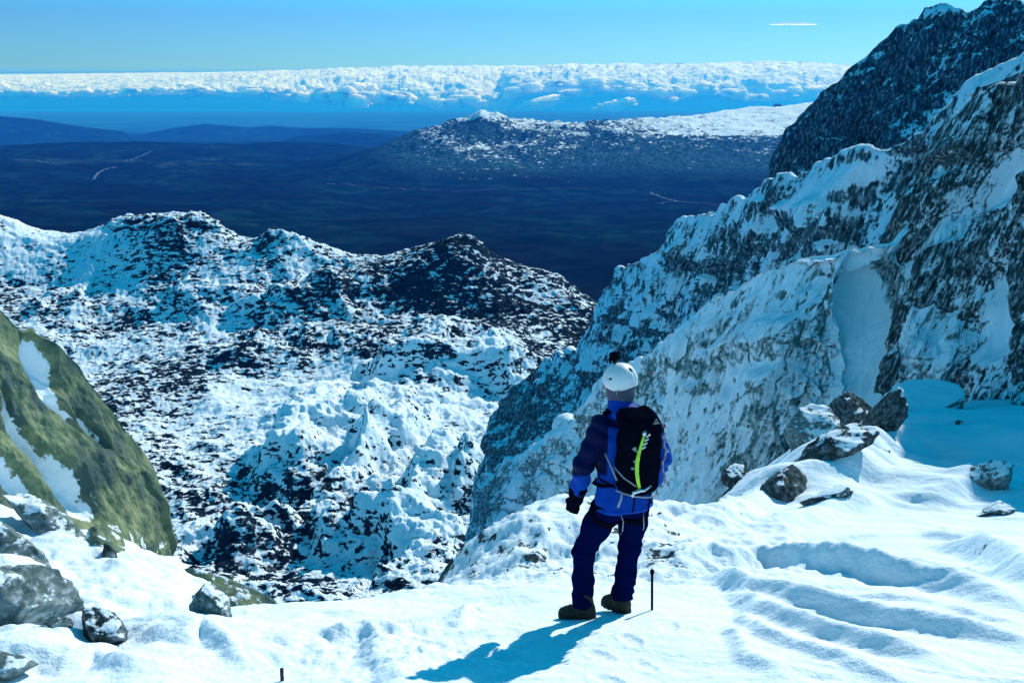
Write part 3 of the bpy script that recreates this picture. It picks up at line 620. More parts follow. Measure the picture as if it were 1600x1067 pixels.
cliff('rimed_wall', W_SKY, [(690,960),(740,880),(840,850),(930,850),(1040,870),(1200,800),(1300,740),(1400,700),(1620,680)],
  [(690,880,108,.9),(760,860,94,1.0),(840,840,76,1.1),(940,830,57,1.2),(1040,830,44,1.4),(1200,780,39,1.5),(1300,720,37.5,1.6),(1400,680,37.5,1.7),(1620,660,37,1.7)],
  690, 1610, 860, 640, 40, d_wall, m_cliff, .80,
  [(1345,388,60,12,-12,.7),(1330,520,46,130,6,1.0),(1340,640,80,50,0,.9),(1100,640,60,110,20,.10),(1190,540,40,90,20,.12),(1240,600,20,60,15,-.14),(1255,660,26,34,0,-.55),(1215,690,34,20,-20,-.5),(1285,470,8,80,8,-.5),(1278,580,9,60,4,-.6),(1376,440,8,60,4,-1.0),(1250,400,60,9,-18,.5),(1150,446,50,8,-25,.4),(1000,562,40,8,-30,.45),(860,690,60,12,-25,.4),(800,760,50,50,0,-.22),(765,800,26,36,0,-.45),(850,740,26,30,0,-.25),(820,760,14,70,20,.3),(890,700,30,30,0,-.12),(970,760,40,60,20,.15),(1080,780,60,60,10,.25),(915,600,20,20,0,.2),(1080,590,30,40,20,-.15),(880,800,40,40,20,.15)],
  jag=4, relief=lambda U, V: .018 * gully(U, V))

# ---- dark buttress on the right
B_SKY = [(1368,690),(1375,600),(1374,520),(1376,470),(1384,400),(1392,350),(1408,318),(1428,290),(1452,250),(1480,214),(1510,186),(1540,160),(1566,134),(1590,112),(1640,66),(1720,-100),(1800,-220),(2000,-400),(2200,-500)]
def d_butt(A):
    U, V = pix(A)
    n = .7 * fbm3(strata(A, 2.6, 2.6, 10, .55), 3, .5, mode='ridge') + .8 * joints(A, 3.2, .55, .10, (1, 1, 2.6)) + .22 * joints(A, .9, .5, .16, (1, 1, 2.0)) + .22 * fbm3(strata(A, .6, .6, 2.2, .5), 4, .55, mode='ridge') + .05 * fbm3(strata(A, .2, .2, .45, .4), 3, .6)
    e = np.exp(-((U - np.interp(V, [100, 380, 640], [1590, 1384, 1372])) / 16) ** 2)
    ch = blobs(U, V, B_CH)
    return n * (1 - .75 * np.clip(ch, 0, 1)) - .9 * np.clip(ch, 0, 1)
B_CH = [(1490,340,14,120,32,1),(1560,260,20,70,30,1),(1590,215,20,40,20,1),(1536,450,22,60,8,1),(1520,520,40,40,30,.9),(1455,640,30,40,30,.8),(1590,330,10,120,30,.8),(1610,440,14,90,35,.8)]
cliff('rock_buttress', B_SKY, [(1368,700),(1400,690),(1430,662),(1500,690),(1600,690),(1800,660),(2200,640)],
  [(1368,650,41,1.9),(1400,650,40,1.9),(1500,650,36.5,1.8),(1600,650,33.5,1.8),(1800,650,29,1.8),(2200,650,24,2.2)],
  1368, 2190, 760, 640, 40, d_butt, m_butt, .48,
  [(p[0], p[1], p[2], p[3], p[4], .75 * p[5]) for p in B_CH] + [(1540,620,80,50,-30,.12),(1560,560,20,120,50,.10),(1470,680,60,16,0,.7),(1600,680,160,22,0,.5),(1425,600,20,30,0,-.3),(1440,500,40,40,0,-.15),(1440,330,25,60,25,-.12),(1590,600,50,60,0,.06)], jag=3)

# ================================================================== LICHEN SLAB ON THE LEFT
L_SKY = [(-420,330),(-200,400),(-60,445),(0,476),(18,496),(36,512),(50,506),(80,526),(104,546),(126,570),(150,606),(178,640),(205,676),(226,708),(240,738),(247,768),(252,800),(262,830),(266,850)]
def d_slab(A):
    U, V = pix(A)
    return .16 * fbm3(strata(A, 1.3, 1.6, 4.2, -.55), 3, .45, mode='ridge') + .10 * joints(A, 1.3, -.6, .06, (1, 1.3, 4), .2) + .05 * joints(A, .5, -.6, .08, (1, 1.3, 3), .2) + .03 * fbm3(strata(A, .30, .35, .9, -.5), 4, .6, mode='ridge') + .04 * fbm3((A[..., 0] * 6, A[..., 1] * 6, A[..., 2] * 6), 3) - .3 * np.clip(blobs(U, V, SL_P), 0, 1)
SL_P = [(70,575,23,58,-20,1),(112,650,9,40,-38,.8),(112,768,62,22,54,1),(46,690,12,56,-40,1),(20,748,46,17,50,1),(150,670,8,34,-35,.6),(14,640,6,40,-15,.5)]
o = cliff('rock_slab', L_SKY, [(-420,900),(-100,880),(0,830),(60,836),(150,866),(200,880),(266,892)],
  [(-420,840,10.5,1.2),(0,840,12.0,1.2),(100,840,12.9,1.25),(200,850,13.9,1.3),(266,860,15,1.4)],
  -420, 266, 620, 460, 40, d_slab, m_slab, -.05, [(a, b, c, d, e, 1.3 * f) for a, b, c, d, e, f in SL_P] + [(205,850,16,30,-30,.7),(250,860,12,26,0,.7)], jag=4, back=(.5, .9))
del o['kind']; tag(o, 'tall green lichen covered granite slab with white snow patches at the left edge', 'rock')

# ================================================================== BOULDERS
def make_rock(name, u, v, Y, size, mat, snow, seed, turn=(0, 0, 0), sink=.25, label=None, cuts=14, sub=5, rough=.10, group=None):
    bm = bmesh.new(); bmesh.ops.create_icosphere(bm, subdivisions=sub, radius=1)
    V = np.array([q.co[:] for q in bm.verts]); rg = np.random.default_rng(seed)
    for _ in range(cuts):
        n = rg.normal(size=3); n /= np.linalg.norm(n); d = rg.uniform(.45, .8); e = V @ n - d
        V = V - np.where(e > 0, e * .96, 0)[:, None] * n
    n = V / np.linalg.norm(V, axis=1)[:, None]
    V = V + n * (rough * 1.6 * fbm3(tuple((V * 1.3 + seed * 3.1).T), 4, .55, mode='ridge') + rough * .5 * fbm3(tuple((V * 5 + seed).T), 3, .6))[:, None]
    V = V * np.array(size)
    for q, c in zip(bm.verts, V): q.co = c
    o = bm_obj(name, bm, mat); at_ = o.data.attributes.new('snow', 'FLOAT', 'POINT'); at_.data.foreach_set('value', np.full(len(V), snow, np.float32))
    P = at(u, v, Y); z = ground_z(P[0], P[1])[0]
    o.location = (P[0], P[1], z + size[2] * (1 - 2 * sink) if Y < 40 else P[2]); o.rotation_euler = [rad(a) for a in turn]
    tag(o, label, 'rock', group); return o
# left foreground
make_rock('boulder', 52, 975, 7.6, (.42, .34, .26), m_rock, .30, 3, (10, 12, 20), .30, 'big rounded grey boulder half sunk in snow in the bottom left corner')
make_rock('boulder', 158, 1008, 6.95, (.15, .30, .15), m_rock_dark, .24, 5, (0, 0, 38), .32, 'narrow dark rock in snow right of the big grey boulder')
make_rock('boulder', 12, 1052, 6.0, (.16, .14, .10), m_rock, .30, 8, (0, 0, 10), .35, 'small grey rock at the very bottom left corner of the snow')
make_rock('boulder', 92, 1003, 7.0, (.10, .07, .05), m_rock, .28, 9, (0, 0, 0), .2, 'small rock with a snow rim below the big grey boulder')
make_rock('boulder', 24, 880, 9.6, (.62, .30, .22), m_rock, .34, 12, (0, 18, -32), .35, 'long tilted rock showing through snow above the big grey boulder')
make_rock('boulder', 92, 848, 11.2, (.85, .30, .20), m_rock, .42, 13, (0, 20, -30), .45, 'low ridge of rock running through snow under the green slab')
make_rock('boulder', 168, 846, 11.0, (.20, .34, .16), m_slab, .30, 14, (10, 15, 30), .40, 'rounded lichen rock leaning in the snow below the slab foot')
make_rock('boulder', 172, 880, 10.6, (.10, .14, .14), m_rock_dark, .3, 15, (0, 0, 0), .35, 'small dark rock under the rounded lichen rock')
make_rock('boulder', 284, 856, 13.6, (.26, .24, .30), m_rock, .62, 16, (0, 0, 20), .2, 'snow plastered boulder at the right foot of the green slab')
make_rock('boulder', 252, 850, 13.4, (.10, .2, .22), m_slab, .25, 17, (8, 5, 0), .25, 'upright mossy rock between the slab and the snow plastered boulder')
make_rock('boulder', 362, 917, 10.6, (.62, .26, .20), m_slab, .34, 18, (0, 14, -22), .34, 'flat green tinged rock on the left snow edge above the valley')
make_rock('boulder', 332, 1012, 7.5, (.14, .32, .15), m_rock, .42, 19, (0, 0, 42), .30, 'slim grey rock crest in the middle of the left snowfield')
make_rock('boulder', 312, 936, 9.4, (.12, .10, .07), m_rock, .5, 20, (0, 0, 0), .35, 'small half buried stone on the left snowfield near the edge')
make_rock('boulder', 438, 934, 10.2, (.12, .14, .14), m_rock, .55, 21, (0, 0, 0), .25, 'pointed snowy stone on the lip above the valley')
# right, at the foot of the wall
make_rock('boulder', 1376, 728, 23.8, (0.40, 0.5, 0.78), m_rock_dark, .36, 31, (0, 24, 12), 0.36, 'tall dark leaning rock with a snowy right side in front of the blue shade')
make_rock('boulder', 1266, 752, 22.4, (0.508, 0.628, 0.837), m_rock, .5, 32, (0, 26, 8), 0.42, 'tilted block with a snow white face and dark left edge')
make_rock('boulder', 1222, 806, 17.6, (0.486, 0.429, 0.372), m_rock_dark, .22, 33, (0, 8, 15), 0.42, 'squat dark boulder lowest in the rocks right of the walker')
make_rock('boulder', 1150, 800, 19.0, (0.264, 0.264, 0.224), m_rock_dark, .36, 34, (0, 0, 0), 0.4, 'small dark rock closest to the walker on the right snow edge')
make_rock('boulder', 1292, 788, 18.8, (0.887, 0.429, 0.372), m_rock_dark, .36, 35, (0, -16, 12), 0.46, 'long wedge of rock behind the squat dark boulder')
make_rock('boulder', 1322, 694, 27.5, (0.744, 0.572, 0.658), m_rock_dark, .24, 36, (0, -20, 20), 0.4, 'jagged dark rock against the foot of the icy wall')
make_rock('boulder', 1372, 766, 20.6, (0.317, 0.264, 0.211), m_rock_dark, .42, 37, (0, 0, 0), 0.42, 'small rock at the base of the tall leaning rock')
make_rock('boulder', 1296, 818, 16.6, (0.528, 0.211, 0.132), m_rock_dark, .5, 38, (0, -14, 14), 0.46, 'low broken rock line in the snow right of the squat boulder')
make_rock('boulder', 1538, 778, 18.6, (0.546, 0.39, 0.338), m_rock, .5, 39, (0, -12, 6), 0.46, 'snow crusted rock at the right edge below the blue shade')
make_rock('boulder', 1558, 806, 16.4, (0.36, 0.216, 0.144), m_rock_dark, .48, 40, (0, -8, 6), 0.44, 'flat dark stone under the snow crusted rock at the right edge')
make_rock('boulder', 1448, 676, 29, (1.5, 1.2, .62), m_rock, 1.3, 41, (0, 0, 0), .35, 'broad snow dome in blue shade under the buttress', rough=.05)
make_rock('boulder', 1500, 705, 25.5, (.16, .16, .12), m_rock_dark, .45, 42, (0, 0, 0), .2, 'small stone lying in the blue shade beside the snow dome')
make_rock('boulder', 968, 834, 15.6, (.17, .17, .34), m_rock_dark, .10, 43, (0, 14, 0), .12, 'dark pointed rock on the snow edge seen between the legs of the walker')
make_rock('boulder', 640, 912, 10.3, (.10, .10, .13), m_rock, .7, 44, (0, 0, 0), .2, 'little snow coated stone on the middle of the lip')
# ================================================================== CLOUDS (beyond the haze)
m = NT('cloud_white'); m.base((.84, .93, 1, 1), 1.0, 0.0)
p = m.pos(); n = m.noise(m.scale(p, (1, 1, 2)), .0025, 8, .62); m.bump(n, .7, 300)
m_cloud = m.m
m = NT('wisp_white'); m.base((.95, .97, 1, 1), 1.0, 0.0); m.b.inputs['Subsurface Weight'].default_value = 1; m.b.inputs['Subsurface Radius'].default_value = (1, 1, 1); m.b.inputs['Subsurface Scale'].default_value = 330
m_wisp = m.m
m_veil = bpy.data.materials.new('thin_white_veil'); m_veil.use_nodes = True; tn = m_veil.node_tree; tn.nodes.remove(tn.nodes['Principled BSDF'])
tl = tn.nodes.new('ShaderNodeBsdfTranslucent'); tl.inputs[0].default_value = (.97, .98, 1, 1); tn.links.new(tl.outputs[0], tn.nodes['Material Output'].inputs['Surface'])
CY = 25600.0
C_TOP = [(-400,134),(-100,130),(0,126),(100,124),(200,121),(300,119),(400,114),(500,113),(620,109),(700,110),(800,108),(900,107),(1000,105),(1100,106),(1200,101),(1260,104),(1330,108),(1420,110),(1600,112),(2000,115)]
C_BOT = [(-400,150),(0,148),(60,150),(120,151),(240,147),(300,147),(360,150),(420,153),(480,161),(540,156),(600,163),(640,164),(690,172),(730,166),(790,181),(798,150),(830,143),(880,141),(960,144),(1000,147),(1050,156),(1090,149),(1120,148),(1180,160),(1230,156),(1270,162),(1330,158),(1500,160),(2000,160)]
nu, nf, nd = 1300, 70, 240
u = np.linspace(-380, 1980, nu); vt = lerp_pts(C_TOP, u); vb = lerp_pts(C_BOT, u); k = np.ones(9) / 9
vb = np.convolve(np.pad(vb, 4, 'edge'), k, 'valid') + 5 * fbm2(u / 38, u * 0 + 3.3, 4, .6) * sstep(150, 420, u) + 3 * fbm2(u / 40, u * 0 + 7, 4, .6)
vt = vt + 2.5 * fbm2(u / 45, u * 0 + 1.7, 4, .6) + 4 * fbm2(u / 160, u * 0 + 2.9, 3) * sstep(0, 500, u)
t = np.linspace(0, 1, nf)[None]; a = t * math.pi
# front of the bank: a rounded roll from the base up to the crest
Vg = vb[:, None] + (vt - vb)[:, None] * t ** .8; Yg = CY + 15000 * np.linspace(0, 1, nf)[None] ** 2.4 + 0 * Vg
Fp = at(np.repeat(u[:, None], nf, 1), Vg, Yg)
dd = np.linspace(0, 1, nd + 1)[1:] ** 2.2 * 70000
base = Fp[:, -1:, :]; hd = base * np.array([1, 1, 0]); hd /= np.linalg.norm(hd, axis=2, keepdims=True)
Dk = base + hd * dd[None, :, None]
Dk[..., 2] = base[..., 2] * (1 + .0 * dd)[None] - 60 * sstep(0, 20000, dd)[None]
und = Fp[:, :1, :] + hd * (np.linspace(1, 0, 30) ** 2 * 14000)[None, :, None]       # flat underside
und[..., 2] -= 30 * np.linspace(1, 0, 30)[None]
A = np.concatenate([und[:, :-1], Fp, Dk], 1); N = grid_normals(A); N *= np.sign(N[:, 60, 2].mean())
q = (A[..., 0] / 1300, A[..., 1] / 1900, A[..., 2] / 700)
b = 1 - 2.2 * np.abs(pn3(*q)); b = .55 * b + .30 * (1 - 2.2 * np.abs(pn3(q[0] * 2.3 + 4, q[1] * 2.3, q[2] * 2.3))) + .17 * (1 - 2.2 * np.abs(pn3(q[0] * 5.1, q[1] * 5.1 + 3, q[2] * 5.1))) + .09 * (1 - 2.2 * np.abs(pn3(q[0] * 11, q[1] * 11 + 3, q[2] * 11 + 2)))
w_ = np.concatenate([np.full(29, .15), .55 + .45 * np.sin(np.linspace(0, math.pi, nf)), np.full(nd, .55)])
big = .6 + .7 * sstep(200, 700, u)
A = A + N * (np.clip(b, -.8, 1) * 210 * w_[None] * big[:, None])[..., None]
qd = grid_quads(nu, A.shape[1])
if np.cross(A[1, 40] - A[0, 40], A[0, 41] - A[0, 40]) @ N[0, 40] < 0: qd = qd[:, ::-1]
tag(mesh_from('cloud_bank', A, qd, m_cloud), kind='stuff')

# ragged lower fringe of the bank: loose billows
rg = np.random.default_rng(5); bmf = bmesh.new(); bmesh.ops.create_icosphere(bmf, subdivisions=4, radius=1)
SV = np.array([q.co[:] for q in bmf.verts]); SF = np.array([[v.index for v in f.verts] for f in bmf.faces]); bmf.free(); LV = []; LF = []; n0 = 0
for i in range(330):
    uu = rg.uniform(-60, 1400); vv = float(np.interp(uu, u, vb)) - rg.uniform(-3, 9) - (rg.uniform(0, 14) if uu > 400 else rg.uniform(0, 4)); s_ = (4 + 20 * rg.random() ** 2.5) * (1.0 if uu > 400 else .6); Y_ = rg.uniform(25200, 27500)
    if 30 < uu - 770 < 330 and rg.random() < .35: continue
    d = fbm3(tuple((SV * 1.5 + i * 7.3).T), 4, .55, mode='billow'); V = SV * (1 + .5 * d)[:, None] * np.array([1, .9, rg.uniform(.35, .6)]) * s_ / F_PX * Y_
    LV.append(V + at(uu, vv, Y_)); LF.append(SF + n0); n0 += len(V)
for i in range(420):
    uu = rg.uniform(-80, 1420); f_ = rg.uniform(.08, .8); b_ = float(np.interp(uu, u, vb)); t_ = float(np.interp(uu, u, vt)); vv = b_ + (t_ - b_) * f_ ** .8; s_ = (4 + 17 * rg.random() ** 2.5) * (1 - .55 * f_) * (1.0 if uu > 300 else .65)
    Y_ = CY + 15000 * f_ ** 2.4 - 500; d = fbm3(tuple((SV * 1.6 + i * 3.7).T), 4, .55, mode='billow'); V = SV * (1 + .5 * d)[:, None] * np.array([1, .9, rg.uniform(.3, .5)]) * s_ / F_PX * Y_
    LV.append(V + at(uu, vv, Y_)); LF.append(SF + n0); n0 += len(V)
tag(mesh_from('cloud_fringe', np.vstack(LV), np.vstack(LF), m_wisp), kind='stuff')

def cloud(name, u, v, Y, su, sv, tilt, n, seed, label, mat, flat=False):
    """a heap of small billows grown into one closed surface"""
    c = at(u, v, Y); sx = su / F_PX * Y; sz = sv / F_PX * Y
    bm = bmesh.new(); bmesh.ops.create_icosphere(bm, subdivisions=6, radius=1)
    V = np.array([q.co[:] for q in bm.verts])
    d = fbm3(tuple((V * (2.2 if not flat else 1.2) + seed).T), 5, .55, mode='billow')
    V = V * (1 + (.55 if not flat else .18) * d)[:, None] * np.array([sx, sx * .5, sz])
    ca, sa = math.cos(tilt), math.sin(tilt); V = np.stack([V[:, 0] * ca - V[:, 2] * sa, V[:, 1], V[:, 0] * sa + V[:, 2] * ca], -1)
    for q, co in zip(bm.verts, V): q.co = co
    if flat: bmesh.ops.delete(bm, geom=[q for q in bm.verts if q.co.z < -.02 * sz], context='VERTS')
    o = bm_obj(name, bm, mat); o.location = c; tag(o, label, 'cloud'); return o
cloud('cloud', 1238, 39, 26400, 38, 3.0, 0, 1, 2.0, 'thin flat lens shaped white cloud alone in the blue sky left of the peak', m_veil, True)
cloud('cloud', 850, 161, 24900, 44, 9, .22, 1, 5.0, 'slanting white cloud wisp just above the snowy far hill top', m_wisp)
cloud('cloud', 962, 165, 24900, 34, 8, .2, 1, 9.0, 'low white cloud tuft rising behind the snowy far hill, right of the slanting wisp', m_wisp)
cloud('cloud', 900, 145, 25000, 26, 5.5, 0, 1, 13.0, 'small flat cloud hanging below the white cloud bank', m_wisp)

# ================================================================== HAZE
bm = bmesh.new(); bmesh.ops.create_cube(bm, size=1)
for q in bm.verts: q.co = ((q.co.x) * 60000, -120 + (q.co.y + .5) * 24560, -1000 + (q.co.z + .5) * 1013)
mh = bpy.data.materials.new('blue_air'); mh.use_nodes = True; tn = mh.node_tree; tn.nodes.remove(tn.nodes['Principled BSDF'])
pv = tn.nodes.new('ShaderNodeVolumePrincipled'); pv.inputs['Color'].default_value = HAZE_COL; pv.inputs['Density'].default_value = HAZE_DENS
pv.inputs['Absorption Color'].default_value = (1, 1, 1, 1); pv.inputs['Anisotropy'].default_value = .2
tn.links.new(pv.outputs[0], tn.nodes['Material Output'].inputs['Volume'])
o = bm_obj('haze', bm, mh, smooth=False); tag(o, kind='stuff')
# ================================================================== THE WALKER
def surface_nets(f, lo, hi, h):
    lo = np.array(lo, float); n = np.ceil((np.array(hi) - lo) / h).astype(int) + 1
    ax = [lo[i] + h * np.arange(n[i]) for i in range(3)]
    X, Y, Z = np.meshgrid(*ax, indexing='ij'); F = f(X, Y, Z).astype(np.float32); s = F < 0
    c = n - 1; acc = np.zeros((*c, 3), np.float32); cnt = np.zeros(c, np.int32)
    sl = lambda d, k: slice(d, d + k)
    corners = [(a, b, e) for a in (0, 1) for b in (0, 1) for e in (0, 1)]
    for p in corners:
        for k in range(3):
            if p[k]: continue
            q = list(p); q[k] = 1
            Fa = F[sl(p[0], c[0]), sl(p[1], c[1]), sl(p[2], c[2])]; Fb = F[sl(q[0], c[0]), sl(q[1], c[1]), sl(q[2], c[2])]
            m = (Fa < 0) != (Fb < 0); t = np.where(m, Fa / np.where(m, Fa - Fb, 1), 0)
            for j in range(3): acc[..., j] += np.where(m, p[j] + (t if j == k else 0), 0)
            cnt += m
    on = cnt > 0; idx = -np.ones(c, np.int64); idx[on] = np.arange(on.sum())
    V = (acc[on] / cnt[on][:, None] + np.argwhere(on)) * h + lo
    Q = []
    for k in range(3):
        i, j = [(1, 2), (2, 0), (0, 1)][k]
        d = [1, 1, 1]; a = [slice(1, c[0]), slice(1, c[1]), slice(1, c[2])]; a[k] = slice(0, c[k]); b = list(a); b[k] = slice(1, c[k] + 1)
        s0 = s[tuple(a)]; s1 = s[tuple(b)]; ch = np.argwhere(s0 != s1); o_ = np.array([1, 1, 1]); o_[k] = 0; ch = ch + o_
        ei = np.zeros(3, int); ei[i] = 1; ej = np.zeros(3, int); ej[j] = 1
        g = lambda v: idx[v[:, 0], v[:, 1], v[:, 2]]
        q = np.stack([g(ch), g(ch - ei), g(ch - ei - ej), g(ch - ej)], 1)
        fl = s[tuple((ch).T)]        # inside at the low end
        q[~fl] = q[~fl][:, ::-1]; Q.append(q)
    Q = np.vstack(Q); Q = Q[(Q >= 0).all(1)]
    return V, Q[:, ::-1] if False else Q

def smin(a, b, k): 
    h = np.clip(.5 + .5 * (b - a) / k, 0, 1); return b + (a - b) * h - k * h * (1 - h)
def smax(a, b, k): return -smin(-a, -b, k)
def cone(P, a, b, ra, rb):
    a = np.array(a, float); b = np.array(b, float); d = b - a; l2 = d @ d
    t = np.clip(((P[0] - a[0]) * d[0] + (P[1] - a[1]) * d[1] + (P[2] - a[2]) * d[2]) / l2, 0, 1)
    return np.sqrt((P[0] - a[0] - t * d[0]) ** 2 + (P[1] - a[1] - t * d[1]) ** 2 + (P[2] - a[2] - t * d[2]) ** 2) - (ra + (rb - ra) * t)
def chain(P, pts, rs, k=.03):
    s = None
    for i in range(len(pts) - 1):
        c = cone(P, pts[i], pts[i + 1], rs[i], rs[i + 1]); s = c if s is None else smin(s, c, k)
    return s
def loc(P, c, yaw=0.0, pitch=0.0):
    """coordinates in a frame at c: x right, y ahead, z up, turned yaw to the left then leaning"""
    x, y, z = P[0] - c[0], P[1] - c[1], P[2] - c[2]; cy, sy = math.cos(yaw), math.sin(yaw)
    x, y = x * cy + y * sy, -x * sy + y * cy; cp, sp = math.cos(pitch), math.sin(pitch)
    return x, y * cp + z * sp, -y * sp + z * cp
def ell(Q, r):
    k0 = np.sqrt((Q[0] / r[0]) ** 2 + (Q[1] / r[1]) ** 2 + (Q[2] / r[2]) ** 2); return (k0 - 1) * min(r) * .6 + (k0 - 1) * max(r) * .25
def rbox(Q, h, r):
    d = [np.abs(Q[i]) - h[i] + r for i in range(3)]
    return np.sqrt(sum(np.maximum(e, 0) ** 2 for e in d)) + np.minimum(np.maximum(np.maximum(d[0], d[1]), d[2]), 0) - r

YAW = rad(24)                                    # the trunk is turned a little to his left
HX, HY = .70, 7.58; HZ = float(np.mean(ground_z([.45, .80], [7.52, 7.70])))
person = empty('person', (HX, HY, HZ)); tag(person, 'mountaineer in blue jacket and navy trousers standing with back turned on the snow', 'person')
NECK, HEAD = (.050, .0, 1.545), (.040, .02, 1.715)
SHL, ELL, WRL = (-.090, -.075, 1.455), (-.215, -.085, 1.175), (-.245, -.02, .945)
SHR, ELR, WRR = (.240, .070, 1.455), (.345, .045, 1.195), (.305, .17, .965)
HPL, KNL, ANL = (-.010, -.02, .90), (-.190, .03, .50), (-.195, -.02, .10)
HPR, KNR, ANR = (.165, .045, .90), (.140, .09, .50), (.095, .11, .10)
HYAW = rad(52)                                   # the head looks left
rp = lambda P, s, a: a * pn3(P[0] * s, P[1] * s, P[2] * s)

def f_jacket(X, Y, Z):
    P = (X, Y, Z)
    Q = loc(P, (.075, 0, 1.2), YAW)
    zz = Z
    w = np.interp(zz, [.80, .90, 1.05, 1.2, 1.35, 1.46, 1.54], [.215, .212, .190, .190, .196, .165, .075])
    dp = np.interp(zz, [.80, .90, 1.05, 1.2, 1.35, 1.46, 1.54], [.155, .150, .128, .130, .135, .110, .075])
    t = (np.sqrt((Q[0] / w) ** 2 + (Q[1] / dp) ** 2) - 1) * np.minimum(w, dp) * .9
    t = smax(t, np.maximum(.835 - zz, zz - 1.55), .03)
    a = smin(chain(P, [SHL, ELL, WRL], [.083, .066, .054], .03), chain(P, [SHR, ELR, WRR], [.083, .066, .052], .03), .02)
    s = smin(t, a, .045)
    s = smin(s, chain(P, [(.055, -.01, 1.50), (.045, .0, 1.585)], [.095, .092]), .04)          # collar
    hood = ell(loc(P, (.085, -.075, 1.545), YAW), (.125, .075, .060)); s = smin(s, hood, .03)
    hole = chain(P, [(.040, .01, 1.56), (.040, .02, 1.75)], [.072, .08]); s = np.maximum(s, -hole)
    # sleeve and hem creases
    s = s + rp(P, 11, .007) + .006 * np.sin((Z + .4 * X + .05 * pn3(X * 6, Y * 6, Z * 6)) * 55) * sstep(.09, .02, np.abs(a)) * sstep(.0, .04, t) + rp(P, 30, .002)
    s = s - .007 * np.exp(-((Z - .86) / .012) ** 2)
    return s
def f_trousers(X, Y, Z):
    P = (X, Y, Z)
    l = chain(P, [HPL, (-.105, .005, .70), KNL, (-.196, .0, .30), (-.196, -.02, .135)], [.104, .093, .075, .070, .079], .05)
    r = chain(P, [HPR, (.155, .075, .70), KNR, (.118, .09, .30), (.098, .10, .135)], [.104, .093, .075, .070, .080], .05)
    pel = ell(loc(P, (.078, .012, .91), YAW), (.195, .135, .15))
    s = smin(smin(l, r, .02), pel, .05); s = smax(s, .105 - Z, .01); s = smax(s, Z - 1.0, .01)
    s = s + .004 * np.sin((Z + .5 * X + .3 * Y + .10 * pn3(X * 6, Y * 6, Z * 5)) * 62) * (.35 + np.exp(-((Z - .5) / .08) ** 2) + 1.2 * np.exp(-((Z - .17) / .07) ** 2)) + rp(P, 9, .008) + rp(P, 28, .0025)
    return s
def f_body(X, Y, Z):
    P = (X, Y, Z)
    hd = ell(loc(P, HEAD, HYAW), (.076, .098, .115))
    hd = smin(hd, ell(loc(P, (HEAD[0] - .04 * math.sin(HYAW) , HEAD[1] + .04 * math.cos(HYAW), HEAD[2] - .06), HYAW), (.055, .06, .06)), .03)
    fq = lambda x, y, z: (HEAD[0] + x * math.cos(HYAW) - y * math.sin(HYAW), HEAD[1] + x * math.sin(HYAW) + y * math.cos(HYAW), HEAD[2] + z)
    hd = smin(hd, cone(P, fq(0, .09, .01), fq(0, .122, -.028), .010, .015), .012)                   # nose
    for sx_ in (-1, 1):
        hd = smax(hd, -(cone(P, fq(sx_ * .033, .102, .012), fq(sx_ * .034, .102, .012), .015, .015)), .012)
        hd = smin(hd, cone(P, fq(sx_ * .033, .080, .010), fq(sx_ * .033, .081, .010), .013, .013), .003)   # eyes
        hd = smin(hd, ell(loc(P, fq(sx_ * .078, -.005, -.012), HYAW), (.012, .022, .034)), .008)           # ears
    hd = smin(hd, cone(P, fq(-.02, .098, -.060), fq(.02, .098, -.060), .008, .008), .006); hd = np.maximum(hd, -cone(P, fq(-.022, .108, -.060), fq(.022, .108, -.060), .002, .002))
    s = smin(hd, chain(P, [(.052, 0, 1.46), (.045, .005, 1.60)], [.066, .060]), .03)
    s = smin(s, ell(loc(P, (.07, 0, 1.28), YAW), (.15, .09, .2)), .05); s = smin(s, ell(loc(P, (.078, .01, .95), YAW), (.14, .09, .14)), .06)
    for sh, el, wr in ((SHL, ELL, WRL), (SHR, ELR, WRR)): s = smin(s, chain(P, [sh, el, wr], [.05, .04, .028], .02), .03)
    for hp, kn, an in ((HPL, KNL, ANL), (HPR, KNR, ANR)): s = smin(s, chain(P, [hp, kn, an], [.075, .05, .035], .02), .03)
    # right hand, bare, resting on the strap in front of the hip
    s = smin(s, hand(P, WRR, (.262, .205, .885), (-.25, .55, -.8), .0), .012)
    return s
def hand(P, wr, palm, d, pad):
    """palm, four unequal bent fingers and a thumb off the side of the palm"""
    wr = np.array(wr); palm = np.array(palm); ax = palm - wr; ax /= np.linalg.norm(ax)
    side = np.cross(ax, [0.35, 1, 0.1]); side /= np.linalg.norm(side); nrm = np.cross(side, ax)
    s = cone(P, wr, palm - ax * .02, .030 + pad, .034 + pad)
    for k in range(4):
        b = palm + side * (k - 1.5) * .020; s = smin(s, cone(P, palm - ax * .04, b, .022 + pad, .015 + pad), .012)
    f = None
    for k, L in enumerate((.066, .078, .073, .056)):
        b = palm + side * (k - 1.5) * .0205 + ax * .004; m1 = b + ax * L * .45 + nrm * L * .14; m2 = m1 + ax * L * .28 + nrm * L * .26; e = m2 + ax * L * .10 + nrm * L * .26
        c = chain(P, [b, m1, m2, e], [.0105 + pad, .0098 + pad, .009 + pad, .008 + pad], .004); f = c if f is None else np.minimum(f, c)
    s = smin(s, f, .005)
    b = palm - ax * .055 - side * .028; th_ = chain(P, [b, b - side * .022 + ax * .03 + nrm * .018, b - side * .026 + ax * .058 + nrm * .034], [.014 + pad, .0115 + pad, .0095 + pad], .005)
    return smin(s, th_, .008)
def part(name, f, lo, hi, h, mat, parent=person, label=None, it=1):
    V, Q = surface_nets(f, lo, hi, h)
    o = mesh_from(name, V, Q, mat, parent)
    if label: o['label'] = label
    return o

